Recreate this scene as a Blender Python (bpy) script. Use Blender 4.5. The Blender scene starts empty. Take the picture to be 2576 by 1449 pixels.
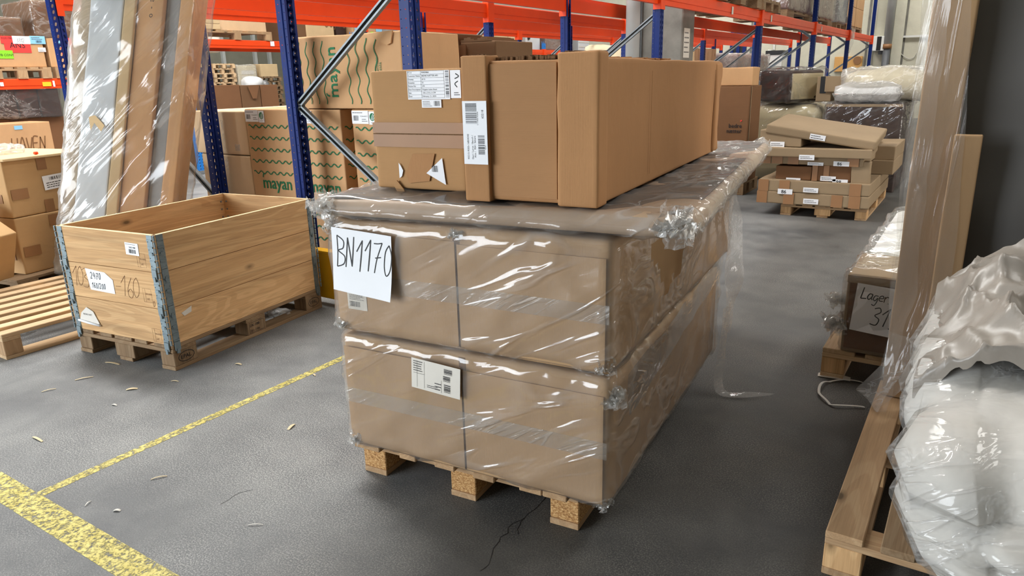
import bpy, bmesh, math, random
from mathutils import Vector, Matrix, noise

random.seed(7)
scene = bpy.context.scene
COL = scene.collection
PI = math.pi
# World axes follow the pallet racks: +Y runs along the rack rows, +X out into the aisle, Z up (metres).
TH = math.radians(33.3)
CAM_H, PITCH, ROLL, FPX = 1.395, .288, .025, 1795.0

# ------------------------------------------------------------------ camera
def _rot(v):
    c, s = math.cos(TH), math.sin(TH)
    return Vector((v[0]*c - v[1]*s, v[0]*s + v[1]*c, v[2]))
_ex, _eu, _fw = Vector((1, 0, 0)), Vector((0, math.sin(PITCH), math.cos(PITCH))), Vector((0, math.cos(PITCH), -math.sin(PITCH)))
_cr, _sr = math.cos(ROLL), math.sin(ROLL)
_right, _up = _ex*_cr - _eu*_sr, _ex*_sr + _eu*_cr
RI, UP, FW = _rot(_right), _rot(_up), _rot(_fw)
cam_data = bpy.data.cameras.new('camera')
cam = bpy.data.objects.new('camera', cam_data)
COL.objects.link(cam)
cam_data.sensor_width = 36
cam_data.lens = FPX/2576*36
cam_data.clip_end = 200
M = Matrix.Identity(4)
for i in range(3):
    M[i][0], M[i][1], M[i][2] = RI[i], UP[i], -FW[i]
M[0][3], M[1][3], M[2][3] = 0, 0, CAM_H
cam.matrix_world = M
scene.camera = cam

# ------------------------------------------------------------------ light and exposure
scene.view_settings.view_transform = 'Standard'
scene.view_settings.look = 'None'
scene.view_settings.gamma = 1
scene.view_settings.use_curve_mapping = False
scene.view_settings.exposure = 0.0
world = bpy.data.worlds.new('world')
scene.world = world
world.use_nodes = True
world.node_tree.nodes['Background'].inputs[0].default_value = (.72, .8, .9, 1)
world.node_tree.nodes['Background'].inputs[1].default_value = 0.12

def area(name, loc, direction, sx, sy, power, color):
    d = bpy.data.lights.new(name, 'AREA')
    d.shape = 'RECTANGLE'; d.size = sx; d.size_y = sy; d.energy = power; d.color = color
    o = bpy.data.objects.new(name, d)
    COL.objects.link(o)
    o.location = loc
    o.rotation_euler = Vector(direction).to_track_quat('-Z', 'Y').to_euler()
    return o
# daylight falling in through the open loading gate behind and left of the camera
area('gate_daylight', (-9.5, -8.7, 2.7), (.25, 1, -.05), 9.5, 4.8, 1900, (.87, .94, 1.0))
# roof lights (skylights) of the hall: x, y, size x, size y, power; the last is an added fill over the aisle
ROOF = ((-6.8, 3.6, 6.0, 1.3, 900), (-5.5, 10, 1.6, 6, 330), (-13, 6, 1.6, 6, 520), (-18, 14, 1.6, 6, 620), (-.5, 20.0, 5, 1.4, 380), (-6.5, 18.5, 1.6, 6, 420), (2.6, 5.6, 1.4, 6, 300))
for x_, y_, sx_, sy_, pw_ in ROOF:
    area('roof_light', (x_, y_, 7.3), (0, 0, -1), sx_, sy_, pw_, (1.0, .985, .95))
# added fill light for the aisle-facing sides; the wall has no door
area('aisle_fill_light', (6.85, 7.0, 1.7), (-1, 0, 0), 6.0, 2.6, 320, (1.0, .95, .88))

cy = scene.cycles
cy.max_bounces = 5; cy.diffuse_bounces = 3; cy.glossy_bounces = 2; cy.transmission_bounces = 1; cy.transparent_max_bounces = 10
cy.adaptive_threshold = .18
# ------------------------------------------------------------------ photograph rays (used to read real positions off known planes)
def ray(px, py):
    return RI*((px - 1288)/FPX) + UP*((724.5 - py)/FPX) + FW
def onZ(px, py, z=0):
    r = ray(px, py); t = (z - CAM_H)/r.z
    return Vector((r.x*t, r.y*t, z))
def onX(px, py, X):
    r = ray(px, py); t = X/r.x
    return Vector((X, r.y*t, CAM_H + r.z*t))
def onY(px, py, Y):
    r = ray(px, py); t = Y/r.y
    return Vector((r.x*t, Y, CAM_H + r.z*t))
def rY(Y, l, t, r, b):            # rectangle on a plane of constant Y -> x0, x1, z0, z1
    m, n = (t + b)/2, (l + r)/2
    return onY(l, m, Y).x, onY(r, m, Y).x, onY(n, b, Y).z, onY(n, t, Y).z
def rX(X, l, t, r, b):            # rectangle on a plane of constant X -> y0, y1, z0, z1
    m, n = (t + b)/2, (l + r)/2
    return onX(l, m, X).y, onX(r, m, X).y, onX(n, b, X).z, onX(n, t, X).z

# ------------------------------------------------------------------ materials
def srgb(r, g, b):
    f = lambda c: (c/255/12.92) if c/255 <= .04045 else ((c/255 + .055)/1.055)**2.4
    return (f(r), f(g), f(b), 1)
class NT:
    def __init__(s, name):
        s.m = bpy.data.materials.new(name); s.m.use_nodes = True
        s.t = s.m.node_tree; s.t.nodes.clear()
        s.out = s.t.nodes.new('ShaderNodeOutputMaterial')
    def n(s, typ, **kw):
        nd = s.t.nodes.new(typ)
        for k, v in kw.items():
            if k.startswith('i_'):
                key = k[2:]
                key = int(key) if key.isdigit() else key.replace('_', ' ')
                nd.inputs[key].default_value = v
            else:
                setattr(nd, k, v)
        return nd
    def l(s, a, b): s.t.links.new(a, b)
    def coords(s, scale=(1, 1, 1), kind='Object', rot=(0, 0, 0), jitter=True):
        tc = s.n('ShaderNodeTexCoord'); mp = s.n('ShaderNodeMapping')
        mp.inputs['Scale'].default_value = scale; mp.inputs['Rotation'].default_value = rot
        s.l(tc.outputs[kind], mp.inputs['Vector'])
        if jitter:
            oi = s.n('ShaderNodeObjectInfo'); mu = s.n('ShaderNodeMath', operation='MULTIPLY', i_1=37.0)
            s.l(oi.outputs['Random'], mu.inputs[0]); s.l(mu.outputs[0], mp.inputs['Location'])
        return mp.outputs[0]
    def noise(s, vec, scale, detail=4, rough=.55, dist=0, typ='FBM'):
        nd = s.n('ShaderNodeTexNoise', noise_type=typ)
        nd.inputs['Scale'].default_value = scale; nd.inputs['Detail'].default_value = detail
        nd.inputs['Roughness'].default_value = rough; nd.inputs['Distortion'].default_value = dist
        s.l(vec, nd.inputs['Vector'])
        return nd.outputs[0]
    def ramp(s, fac, stops):
        r = s.n('ShaderNodeValToRGB'); e = r.color_ramp.elements
        while len(e) < len(stops): e.new(.5)
        for el, (p, c) in zip(e, stops):
            el.position = p; el.color = c if len(c) == 4 else (*c, 1)
        s.l(fac, r.inputs[0])
        return r.outputs[0]
    def mix(s, fac, a, b, typ='MIX'):
        m = s.n('ShaderNodeMix', data_type='RGBA', blend_type=typ)
        for idx, v in ((0, fac), (6, a), (7, b)):
            if hasattr(v, 'is_linked') or hasattr(v, 'links'): s.l(v, m.inputs[idx])
            else: m.inputs[idx].default_value = v
        return m.outputs[2]
    def bump(s, h, strength=.3, dist=.002):
        b = s.n('ShaderNodeBump'); b.inputs['Strength'].default_value = strength; b.inputs['Distance'].default_value = dist
        s.l(h, b.inputs['Height'])
        return b.outputs[0]
    def pbr(s, col, rough=.6, metal=0, nrm=None, spec=.5, **kw):
        p = s.n('ShaderNodeBsdfPrincipled')
        for key, v in (('Base Color', col), ('Roughness', rough)):
            if hasattr(v, 'links'): s.l(v, p.inputs[key])
            else: p.inputs[key].default_value = v
        p.inputs['Metallic'].default_value = metal
        p.inputs['Specular IOR Level'].default_value = spec
        for k, v in kw.items(): p.inputs[k.replace('_', ' ')].default_value = v
        if nrm is not None: s.l(nrm, p.inputs['Normal'])
        s.l(p.outputs[0], s.out.inputs[0])
        return s.m
def K(c, k): return tuple(min(1, v*k) for v in c[:3]) + (1,)

def cardboard(name, c, flute=(0, 0, 420), amount=.12, rough=.82):
    s = NT(name); v = s.coords()
    a = s.noise(v, 2.2, 5, .6)
    col = s.ramp(a, [(.25, K(c, 1 - amount)), (.55, c), (.85, K(c, 1 + amount))])
    st = s.coords(scale=tuple(max(1.2, f/35) for f in flute)); b = s.noise(st, 1.6, 3)
    col = s.mix(.12, col, s.ramp(b, [(.3, K(c, .84)), (.7, K(c, 1.1))]))
    fl = s.coords(scale=tuple(max(2., f) for f in flute), jitter=False); h = s.noise(fl, 1, 2)
    cr = s.noise(v, 9, 4, .6, 1.2); ad = s.n('ShaderNodeMath', operation='MULTIPLY_ADD', i_1=2.2); s.l(cr, ad.inputs[0]); s.l(h, ad.inputs[2])
    return s.pbr(col, rough, nrm=s.bump(ad.outputs[0], .3, .0016), spec=.25)
def wood(name, c, axis=0, rough=.75, amount=1.0, knot=1.0):
    s = NT(name)
    sc = [16, 16, 16]; sc[axis] = .9
    v = s.coords(scale=tuple(sc)); g = s.noise(v, .8, 5, .62, .8)
    col = s.ramp(g, [(.26, K(c, 1 - .34*amount)), (.5, c), (.74, K(c, 1 + .16*amount))])
    # growth rings: bands of a slowly varying field
    sc2 = [6, 6, 6]; sc2[axis] = .55
    r2 = s.noise(s.coords(scale=tuple(sc2)), 1, 2, .5, 1.2)
    mu = s.n('ShaderNodeMath', operation='MULTIPLY', i_1=60.0); rr = s.n('ShaderNodeMath', operation='SINE')
    s.l(r2, mu.inputs[0]); s.l(mu.outputs[0], rr.inputs[0])
    col = s.mix(.34*amount, col, s.ramp(rr.outputs[0], [(.0, (.62, .5, .4)), (.55, (1, 1, 1))]), 'MULTIPLY')
    # fine fibres
    sc3 = [190, 190, 190]; sc3[axis] = 5
    fb = s.noise(s.coords(scale=tuple(sc3)), 1, 2, .6)
    col = s.mix(.5*amount, col, s.ramp(fb, [(.32, (.72, .68, .64)), (.62, (1.04, 1.04, 1.04))]), 'MULTIPLY')
    # knots
    sc4 = [6.5, 6.5, 6.5]; sc4[axis] = 3.0
    vo = s.n('ShaderNodeTexVoronoi'); vo.inputs['Scale'].default_value = 1.0
    s.l(s.coords(scale=tuple(sc4)), vo.inputs['Vector'])
    k = s.ramp(vo.outputs['Distance'], [(.05, (knot,)*3), (.085, (knot*.45,)*3), (.15, (0, 0, 0))])
    col = s.mix(k, col, K(c, .26))
    oi = s.n('ShaderNodeObjectInfo')
    col = s.mix(1.0, col, s.ramp(oi.outputs['Random'], [(0, (.86, .85, .84)), (1, (1.06, 1.05, 1.04))]), 'MULTIPLY')
    return s.pbr(col, rough, nrm=s.bump(fb, .35, .0015), spec=.25)
def plain(name, c, rough=.6, metal=0, amt=.1, scale=3, bump=0, spec=.5):
    s = NT(name); v = s.coords(); a = s.noise(v, scale, 5)
    col = s.ramp(a, [(.3, K(c, 1 - amt)), (.7, K(c, 1 + amt))])
    return s.pbr(col, rough, metal, s.bump(s.noise(v, scale*12, 3), bump, .003) if bump else None, spec)
def film(name, haze=.06, ridge=.25, refl=(.03, .4), tint=.96, rot=(.2, .55, .3), scale=(2.2, 7, 17), rough=.1, dist=.006, hazecol=(.95, .94, .93)):
    """thin clear polythene: see-through, a little milky, with long sharp creases that catch the light"""
    s = NT(name)
    tc = s.n('ShaderNodeTexCoord'); m1 = s.n('ShaderNodeMapping'); m2 = s.n('ShaderNodeMapping')
    m1.inputs['Rotation'].default_value = rot; m2.inputs['Scale'].default_value = scale
    s.l(tc.outputs['Object'], m1.inputs[0]); s.l(m1.outputs[0], m2.inputs[0])
    h1 = s.noise(m2.outputs[0], 1.0, 2.5, .6, .7)
    # fold lines where the noise crosses its middle
    ab = s.n('ShaderNodeMath', operation='SUBTRACT', i_1=.5); s.l(h1, ab.inputs[0])
    ab2 = s.n('ShaderNodeMath', operation='ABSOLUTE'); s.l(ab.outputs[0], ab2.inputs[0])
    fold = s.n('ShaderNodeMapRange', interpolation_type='SMOOTHSTEP'); s.l(ab2.outputs[0], fold.inputs[0])
    fold.inputs[1].default_value = 0; fold.inputs[2].default_value = .07; fold.inputs[3].default_value = 1; fold.inputs[4].default_value = 0
    big = s.noise(tc.outputs['Object'], 2.6, 2, .5)
    msk = s.n('ShaderNodeMapRange', interpolation_type='SMOOTHSTEP'); s.l(big, msk.inputs[0])
    msk.inputs[1].default_value = .42; msk.inputs[2].default_value = .66; msk.inputs[3].default_value = .12; msk.inputs[4].default_value = 1
    fm = s.n('ShaderNodeMath', operation='MULTIPLY'); s.l(fold.outputs[0], fm.inputs[0]); s.l(msk.outputs[0], fm.inputs[1])
    mm = s.n('ShaderNodeMath', operation='MULTIPLY_ADD', i_1=.5); s.l(fm.outputs[0], mm.inputs[0]); s.l(h1, mm.inputs[2])
    nb = s.bump(mm.outputs[0], 1.0, dist)
    tr = s.n('ShaderNodeBsdfTransparent'); tr.inputs[0].default_value = (tint, tint*.995, tint*.98, 1)
    gl = s.n('ShaderNodeBsdfGlossy'); gl.inputs['Roughness'].default_value = rough; gl.inputs[0].default_value = (.97, .97, .97, 1); s.l(nb, gl.inputs['Normal'])
    df = s.n('ShaderNodeBsdfDiffuse'); df.inputs[0].default_value = (*hazecol, 1); s.l(nb, df.inputs['Normal'])
    tl = s.n('ShaderNodeBsdfTranslucent'); tl.inputs[0].default_value = (*hazecol, 1)
    hz = s.n('ShaderNodeMixShader', i_0=.35); s.l(df.outputs[0], hz.inputs[1]); s.l(tl.outputs[0], hz.inputs[2])
    hf = s.n('ShaderNodeMath', operation='MULTIPLY_ADD', i_1=ridge, i_2=haze); s.l(fm.outputs[0], hf.inputs[0])
    x1 = s.n('ShaderNodeMixShader'); s.l(hf.outputs[0], x1.inputs[0]); s.l(tr.outputs[0], x1.inputs[1]); s.l(hz.outputs[0], x1.inputs[2])
    fr = s.n('ShaderNodeFresnel', i_IOR=1.45); s.l(nb, fr.inputs['Normal'])
    mr = s.n('ShaderNodeMapRange'); s.l(fr.outputs[0], mr.inputs[0])
    mr.inputs[1].default_value = .03; mr.inputs[2].default_value = .7; mr.inputs[3].default_value = refl[0]; mr.inputs[4].default_value = refl[1]
    x2 = s.n('ShaderNodeMixShader'); s.l(mr.outputs[0], x2.inputs[0]); s.l(x1.outputs[0], x2.inputs[1]); s.l(gl.outputs[0], x2.inputs[2])
    s.l(x2.outputs[0], s.out.inputs[0])
    return s.m

MT = {}
CB = {'main': (182, 148, 110), 'bench': (176, 130, 88), 'bench_in': (172, 128, 88), 'latex': (180, 138, 94), 'mayan': (206, 162, 118), 'plain': (224, 192, 154),
      'left': (196, 158, 112), 'flat': (156, 134, 106), 'brown': (126, 90, 62), 'kraft_dark': (118, 88, 62), 'pale': (214, 186, 144), 'side': (196, 170, 132)}
for k, c in CB.items():
    MT[k] = cardboard('cardboard_' + k, srgb(*c), flute=(420, 420, 3) if k in ('main', 'bench', 'mayan', 'plain') else (3, 3, 420))
MT['flute'] = plain('corrugated_edge', srgb(120, 88, 58), .9, 0, .3, 200, .6)
MT['tape'] = plain('brown_tape', srgb(156, 112, 72), .5, 0, .08, 5)
MT['tape_clear'] = film('clear_tape', .1, .12, (.02, .2), .97, scale=(3, 9, 30))
for ax in range(3):
    MT['pine%d' % ax] = wood('pine_board_%d' % ax, srgb(220, 180, 132), ax, amount=.9)
    MT['pal%d' % ax] = wood('pallet_board_%d' % ax, srgb(190, 158, 122), ax, amount=.8)
    MT['new%d' % ax] = wood('new_pallet_board_%d' % ax, srgb(218, 188, 150), ax, amount=.6)
    MT['old%d' % ax] = wood('old_pallet_board_%d' % ax, srgb(150, 126, 98), ax)
MT['pine_end'] = plain('sawn_edge', srgb(232, 202, 156), .8, 0, .08, 30)
MT['chip'] = (lambda s: s.pbr(s.ramp(s.noise(s.coords(scale=(1, 1, 1.8)), 120, 3, .7), [(.3, srgb(120, 76, 40)), (.5, srgb(190, 142, 88)), (.72, srgb(232, 196, 142))]), .9, nrm=s.bump(s.noise(s.coords(), 120, 3), .5, .003)))(NT('chip_block'))
MT['galv'] = plain('galvanised_steel', srgb(128, 134, 138), .42, .35, .14, 14, .1)
MT['zinc'] = plain('zinc_hinge', srgb(128, 142, 148), .45, .55, .16, 16, .1)
MT['orange'] = plain('orange_paint', srgb(240, 74, 22), .42, 0, .05, 3, 0, .3)
MT['blue'] = plain('blue_paint', srgb(14, 40, 108), .42, 0, .08, 4, 0, .22)
MT['blue_light'] = plain('light_blue_paint', srgb(40, 130, 215), .4, 0, .06, 4)
MT['paper'] = plain('white_paper', srgb(243, 244, 248), .7, 0, .02, 3)
MT['paper_grey'] = plain('grey_paper', srgb(222, 216, 206), .6, 0, .04, 5)
MT['ink'] = plain('black_ink', srgb(24, 24, 28), .6)
MT['inkgrey'] = plain('grey_ink', srgb(92, 90, 90), .7)
MT['pencil'] = plain('brown_pencil', srgb(120, 82, 48), .8)
MT['green'] = plain('green_print', srgb(22, 112, 70), .75)
MT['red_tag'] = plain('red_card', srgb(246, 62, 58), .6, 0, .04)
MT['blue_tag'] = plain('pale_blue_card', srgb(140, 200, 235), .6, 0, .04)
MT['green_tag'] = plain('lime_card', srgb(140, 220, 40), .6, 0, .04)
MT['yellow_tag'] = plain('yellow_card', srgb(245, 200, 40), .6, 0, .04)
MT['yellow'] = plain('yellow_paint', srgb(214, 160, 12), .45, 0, .1, 5)
MT['film'] = film('stretch_film', .05, .18, (.05, .45), scale=(1.6, 5, 11))
MT['film_main'] = film('wrap_film', .1, .16, (.05, .42), rot=(.0, .42, .2), scale=(1.1, 4, 7.5), dist=.009)
MT['film_bundle'] = film('bundle_film', .04, .2, (.05, .4), rot=(.0, .75, .0), scale=(1.3, 5, 8), dist=.008)
MT['film_slab'] = film('slab_film', .13, .2, (.03, .28), scale=(1.6, 5, 11))
MT['film_far'] = film('far_film', .035, .12, (.05, .4), scale=(2, 4, 7), dist=.02)
MT['film_quilt'] = film('quilt_film', .03, .2, (.025, .35), rot=(.3, .5, .6), scale=(3.5, 10, 22), dist=.006)
MT['film_drape'] = film('hanging_film', .1, .14, (.025, .25), rot=(0, -.08, 0), scale=(11, 7, .7), dist=.008)
MT['film_hazy'] = film('hazy_film', .28, .25, (.04, .35), .93, scale=(4, 6, 10))
MT['film_tail'] = film('bunched_film', .17, .3, (.06, .5), .94, scale=(10, 16, 26), dist=.004)
MT['white_wrap'] = plain('white_foam', srgb(226, 226, 226), .6, 0, .05, 4, .2)
MT['cream_foam'] = plain('cream_foam', srgb(220, 206, 170), .65, 0, .08, 4, .2)
MT['white_panel'] = plain('white_panel', srgb(206, 210, 214), .3, 0, .05, 3)
MT['grey_panel'] = plain('grey_bubble', srgb(150, 150, 150), .4, 0, .12, 5, .3)
MT['dark_panel'] = plain('dark_grey_cover', srgb(98, 95, 92), .42, 0, .1, 2, .1)
MT['dark_brown'] = plain('dark_brown_fabric', srgb(58, 36, 28), .6, 0, .2, 4, .2)
MT['mauve'] = plain('mauve_wrap', srgb(140, 108, 100), .4, 0, .16, 6, .4)
MT['fabric'] = plain('white_quilt', srgb(200, 197, 193), .85, 0, .04, 3, .5, .2)
MT['silver_bag'] = plain('grey_plastic', srgb(142, 134, 125), .36, 0, .06, 5, .15)
MT['slab'] = plain('brown_slab', srgb(178, 150, 122), .5, 0, .1, 4, .1)
MT['slab_top'] = plain('dark_slab_top', srgb(70, 58, 48), .5, 0, .15, 4)
MT['black'] = plain('black_plastic', srgb(28, 28, 30), .5)
MT['white_metal'] = plain('white_enamel', srgb(236, 236, 232), .35, 0, .03)
MT['pipe_grey'] = plain('grey_pipe', srgb(190, 192, 190), .4, 0, .06)
MT['pipe_dark'] = plain('dark_pipe', srgb(92, 94, 98), .45, 0, .06)
MT['ochre'] = plain('ochre_board', srgb(222, 170, 100), .6, 0, .07, 4)
MT['concrete'] = plain('cast_concrete', srgb(124, 121, 114), .85, 0, .24, 4, .4)
MT['strap'] = plain('white_strap', srgb(206, 202, 194), .5)
MT['splinter'] = plain('wood_splinter', srgb(214, 196, 160), .8)

def floor_material():
    s = NT('worn_concrete_floor')
    v = s.coords(jitter=False)
    big = s.noise(v, .55, 5, .6, .4); mid = s.noise(v, 3.2, 5, .6, .3)
    grain = s.noise(v, 190, 2.5, .7); speck = s.noise(v, 330, 1, .5)
    base = s.ramp(big, [(.3, srgb(84, 86, 89)), (.5, srgb(110, 112, 115)), (.72, srgb(130, 131, 134))])
    base = s.mix(.5, base, s.ramp(mid, [(.32, srgb(66, 68, 71)), (.66, srgb(136, 136, 134))]))
    gmask = s.ramp(s.noise(v, 1.1, 4, .6), [(.38, (.1,)*3), (.66, (.95,)*3)])
    lite = s.ramp(grain, [(.47, (0, 0, 0)), (.62, (1, 1, 1))])
    fac = s.n('ShaderNodeMath', operation='MULTIPLY'); s.l(gmask, fac.inputs[0]); s.l(lite, fac.inputs[1])
    f2 = s.n('ShaderNodeMath', operation='MULTIPLY', i_1=.75); s.l(fac.outputs[0], f2.inputs[0])
    col = s.mix(f2.outputs[0], base, srgb(196, 195, 190))
    col = s.mix(s.ramp(speck, [(.32, (.5,)*3), (.42, (0, 0, 0))]), col, srgb(66, 66, 66))
    # shade of the drive aisle painted into the floor colour, with a ragged edge
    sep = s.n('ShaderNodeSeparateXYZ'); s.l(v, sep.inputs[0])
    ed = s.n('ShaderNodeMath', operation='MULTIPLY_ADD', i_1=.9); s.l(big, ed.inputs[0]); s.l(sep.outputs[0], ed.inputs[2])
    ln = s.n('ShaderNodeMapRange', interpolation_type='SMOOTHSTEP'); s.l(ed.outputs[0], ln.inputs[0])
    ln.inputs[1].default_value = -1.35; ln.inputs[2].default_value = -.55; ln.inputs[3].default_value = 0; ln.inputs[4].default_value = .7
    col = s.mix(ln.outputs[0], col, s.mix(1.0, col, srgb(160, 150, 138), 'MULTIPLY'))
    rough = s.ramp(mid, [(.3, (.5,)*3), (.7, (.75,)*3)])
    return s.pbr(col, rough, nrm=s.bump(grain, .1, .002), spec=.22)
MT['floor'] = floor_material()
def line_paint():
    s = NT('worn_yellow_line')
    v = s.coords(jitter=False)
    col = s.ramp(s.noise(v, 14, 4), [(.3, srgb(206, 190, 96)), (.7, srgb(232, 218, 134))])
    p = s.n('ShaderNodeBsdfPrincipled'); s.l(col, p.inputs['Base Color']); p.inputs['Roughness'].default_value = .6
    tr = s.n('ShaderNodeBsdfTransparent')
    ad = s.n('ShaderNodeMath', operation='ADD'); s.l(s.noise(v, 95, 3, .7), ad.inputs[0]); s.l(s.noise(v, 40, 3, .6), ad.inputs[1])
    f = s.ramp(ad.outputs[0], [(.86, (1, 1, 1)), (1.0, (0, 0, 0))])
    mp = s.n('ShaderNodeMapRange'); s.l(ad.outputs[0], mp.inputs[0])
    mp.inputs[1].default_value = .9; mp.inputs[2].default_value = 1.2; mp.inputs[3].default_value = .9; mp.inputs[4].default_value = 0
    mx = s.n('ShaderNodeMixShader'); s.l(mp.outputs[0], mx.inputs[0]); s.l(tr.outputs[0], mx.inputs[1]); s.l(p.outputs[0], mx.inputs[2])
    s.l(mx.outputs[0], s.out.inputs[0])
    return s.m
MT['line'] = line_paint()
def wall_material(name, c, amt=.12):
    s = NT(name); v = s.coords(jitter=False)
    a = s.noise(v, .9, 6, .65, .3); b = s.noise(v, 7, 5, .6)
    col = s.mix(.4, s.ramp(a, [(.3, K(c, 1 - amt)), (.7, K(c, 1 + amt))]), s.ramp(b, [(.3, K(c, 1 - amt)), (.7, K(c, 1 + amt*.7))]))
    return s.pbr(col, .85, nrm=s.bump(b, .3, .004), spec=.2)
MT['wall_pale'] = wall_material('pale_concrete_wall', srgb(212, 209, 190))
MT['wall_olive'] = wall_material('olive_wall', srgb(132, 130, 116))
MT['ceiling'] = wall_material('ceiling_panel', srgb(190, 188, 182), .04)

# ------------------------------------------------------------------ mesh helpers
def link(name, me, mat, parent=None, smooth=False):
    o = bpy.data.objects.new(name, me)
    COL.objects.link(o)
    if mat is not None and not me.materials:
        me.materials.append(MT[mat] if isinstance(mat, str) else mat)
    if smooth:
        for p in me.polygons: p.use_smooth = True
    if parent is not None: o.parent = parent
    return o
def mk(name, V, F, mat, parent=None, smooth=False):
    me = bpy.data.meshes.new(name)
    me.from_pydata([tuple(v) for v in V], [], F); me.validate(); me.update()
    return link(name, me, mat, parent, smooth)
def tag(o, label=None, cat=None, group=None, kind=None):
    if label: o['label'] = label
    if cat: o['category'] = cat
    if group: o['group'] = group
    if kind: o['kind'] = kind
    return o
def thing(name, label, cat, loc=(0, 0, 0), rz=0, group=None):
    o = bpy.data.objects.new(name, None); COL.objects.link(o)
    o.location = loc; o.rotation_euler = (0, 0, rz); o.empty_display_size = .05
    return tag(o, label, cat, group)
class MB:
    """collects simple shapes into one mesh"""
    def __init__(s): s.V, s.F = [], []
    def add(s, V, F):
        n = len(s.V); s.V += [Vector(v) for v in V]; s.F += [tuple(i + n for i in f) for f in F]; return s
    def box(s, x0, x1, y0, y1, z0, z1, ch=0):
        if ch <= 0:
            V = [(x, y, z) for z in (z0, z1) for y in (y0, y1) for x in (x0, x1)]
            return s.add(V, [(0, 2, 3, 1), (4, 5, 7, 6), (0, 1, 5, 4), (2, 6, 7, 3), (0, 4, 6, 2), (1, 3, 7, 5)])
        bm = bmesh.new(); bmesh.ops.create_cube(bm, size=1)
        for v in bm.verts:
            v.co = Vector(((x0 + x1)/2 + v.co.x*(x1 - x0), (y0 + y1)/2 + v.co.y*(y1 - y0), (z0 + z1)/2 + v.co.z*(z1 - z0)))
        bmesh.ops.bevel(bm, geom=bm.edges[:], offset=ch, segments=1, affect='EDGES')
        bm.verts.index_update()
        s.add([v.co.copy() for v in bm.verts], [[v.index for v in f.verts] for f in bm.faces]); bm.free()
        return s
    def bar(s, a, b, w, t, upv=(0, 0, 1)):
        a, b = Vector(a), Vector(b); d = (b - a).normalized(); u = Vector(upv)
        if abs(d.dot(u)) > .98: u = Vector((1, 0, 0))
        r = d.cross(u).normalized(); u = r.cross(d)
        V = [p + r*(sx*w/2) + u*(sy*t/2) for p in (a, b) for sx, sy in ((-1, -1), (1, -1), (1, 1), (-1, 1))]
        return s.add(V, [(0, 3, 2, 1), (4, 5, 6, 7), (0, 1, 5, 4), (1, 2, 6, 5), (2, 3, 7, 6), (3, 0, 4, 7)])
    def tube(s, pts, rad, n=8, cap=True):
        pts = [Vector(p) for p in pts]; m = len(pts); V = []; F = []
        rads = rad if isinstance(rad, (list, tuple)) else [rad]*m
        for i, p in enumerate(pts):
            d = (pts[min(i + 1, m - 1)] - pts[max(i - 1, 0)]).normalized()
            u = Vector((0, 0, 1)) if abs(d.z) < .9 else Vector((1, 0, 0))
            r = d.cross(u).normalized(); u = r.cross(d)
            for k in range(n):
                a = 2*PI*k/n; V.append(p + (r*math.cos(a) + u*math.sin(a))*rads[i])
        for i in range(m - 1):
            for k in range(n):
                F.append((i*n + k, i*n + (k + 1) % n, (i + 1)*n + (k + 1) % n, (i + 1)*n + k))
        if cap: F += [tuple(range(n))[::-1], tuple((m - 1)*n + k for k in range(n))]
        return s.add(V, F)
    def build(s, name, mat, parent=None, smooth=False): return mk(name, s.V, s.F, mat, parent, smooth)

def gridbox(sx, sy, sz, step=.12, r=.006, disp=None, keep=None, base=True):
    """rounded, subdivided box; origin at centre of its base; disp(p, n) -> new p"""
    hx, hy, hz = sx/2, sy/2, sz/2
    nx, ny, nz = (max(2, int(round(a/step))) for a in (sx, sy, sz))
    def ticks(h, n):
        g = min(r*2.4, r + (2*h - 2*r)/n*.4)
        t = [-h, -h + r, -h + g] + [-h + r + (2*h - 2*r)*i/n for i in range(1, n)] + [h - g, h - r, h]
        return t
    tx, ty, tz = ticks(hx, nx), ticks(hy, ny), ticks(hz, nz)
    idx = {}; V = []; F = []
    def vid(i, j, k):
        key = (i, j, k)
        if key not in idx:
            p = Vector((tx[i], ty[j], tz[k]))
            q = Vector((max(-hx + r, min(hx - r, p.x)), max(-hy + r, min(hy - r, p.y)), max(-hz + r, min(hz - r, p.z))))
            n = p - q
            n = n.normalized() if n.length > 1e-9 else Vector((0, 0, 1))
            p = q + n*r
            if disp: p = disp(p + Vector((0, 0, hz)), n) - Vector((0, 0, hz))
            idx[key] = len(V); V.append(p + Vector((0, 0, hz)))
        return idx[key]
    X, Y, Z = len(tx) - 1, len(ty) - 1, len(tz) - 1
    def q(a, b, c, d): F.append((vid(*a), vid(*b), vid(*c), vid(*d)))
    for i in range(X):
        for j in range(Y):
            q((i, j, 0), (i, j + 1, 0), (i + 1, j + 1, 0), (i + 1, j, 0)); q((i, j, Z), (i + 1, j, Z), (i + 1, j + 1, Z), (i, j + 1, Z))
    for i in range(X):
        for k in range(Z):
            q((i, 0, k), (i + 1, 0, k), (i + 1, 0, k + 1), (i, 0, k + 1)); q((i, Y, k), (i, Y, k + 1), (i + 1, Y, k + 1), (i + 1, Y, k))
    for j in range(Y):
        for k in range(Z):
            q((0, j, k), (0, j, k + 1), (0, j + 1, k + 1), (0, j + 1, k)); q((X, j, k), (X, j + 1, k), (X, j + 1, k + 1), (X, j, k + 1))
    if keep:
        F = [f for f in F if keep(sum((V[i] for i in f), Vector())/4)]
    return V, F
def wob(amp, freq, seed):
    o = Vector((seed*7.3, seed*3.1, seed*1.7))
    return lambda p, n: p + n*(noise.noise(p*freq + o)*amp) if p.z > .004 else p
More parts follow.
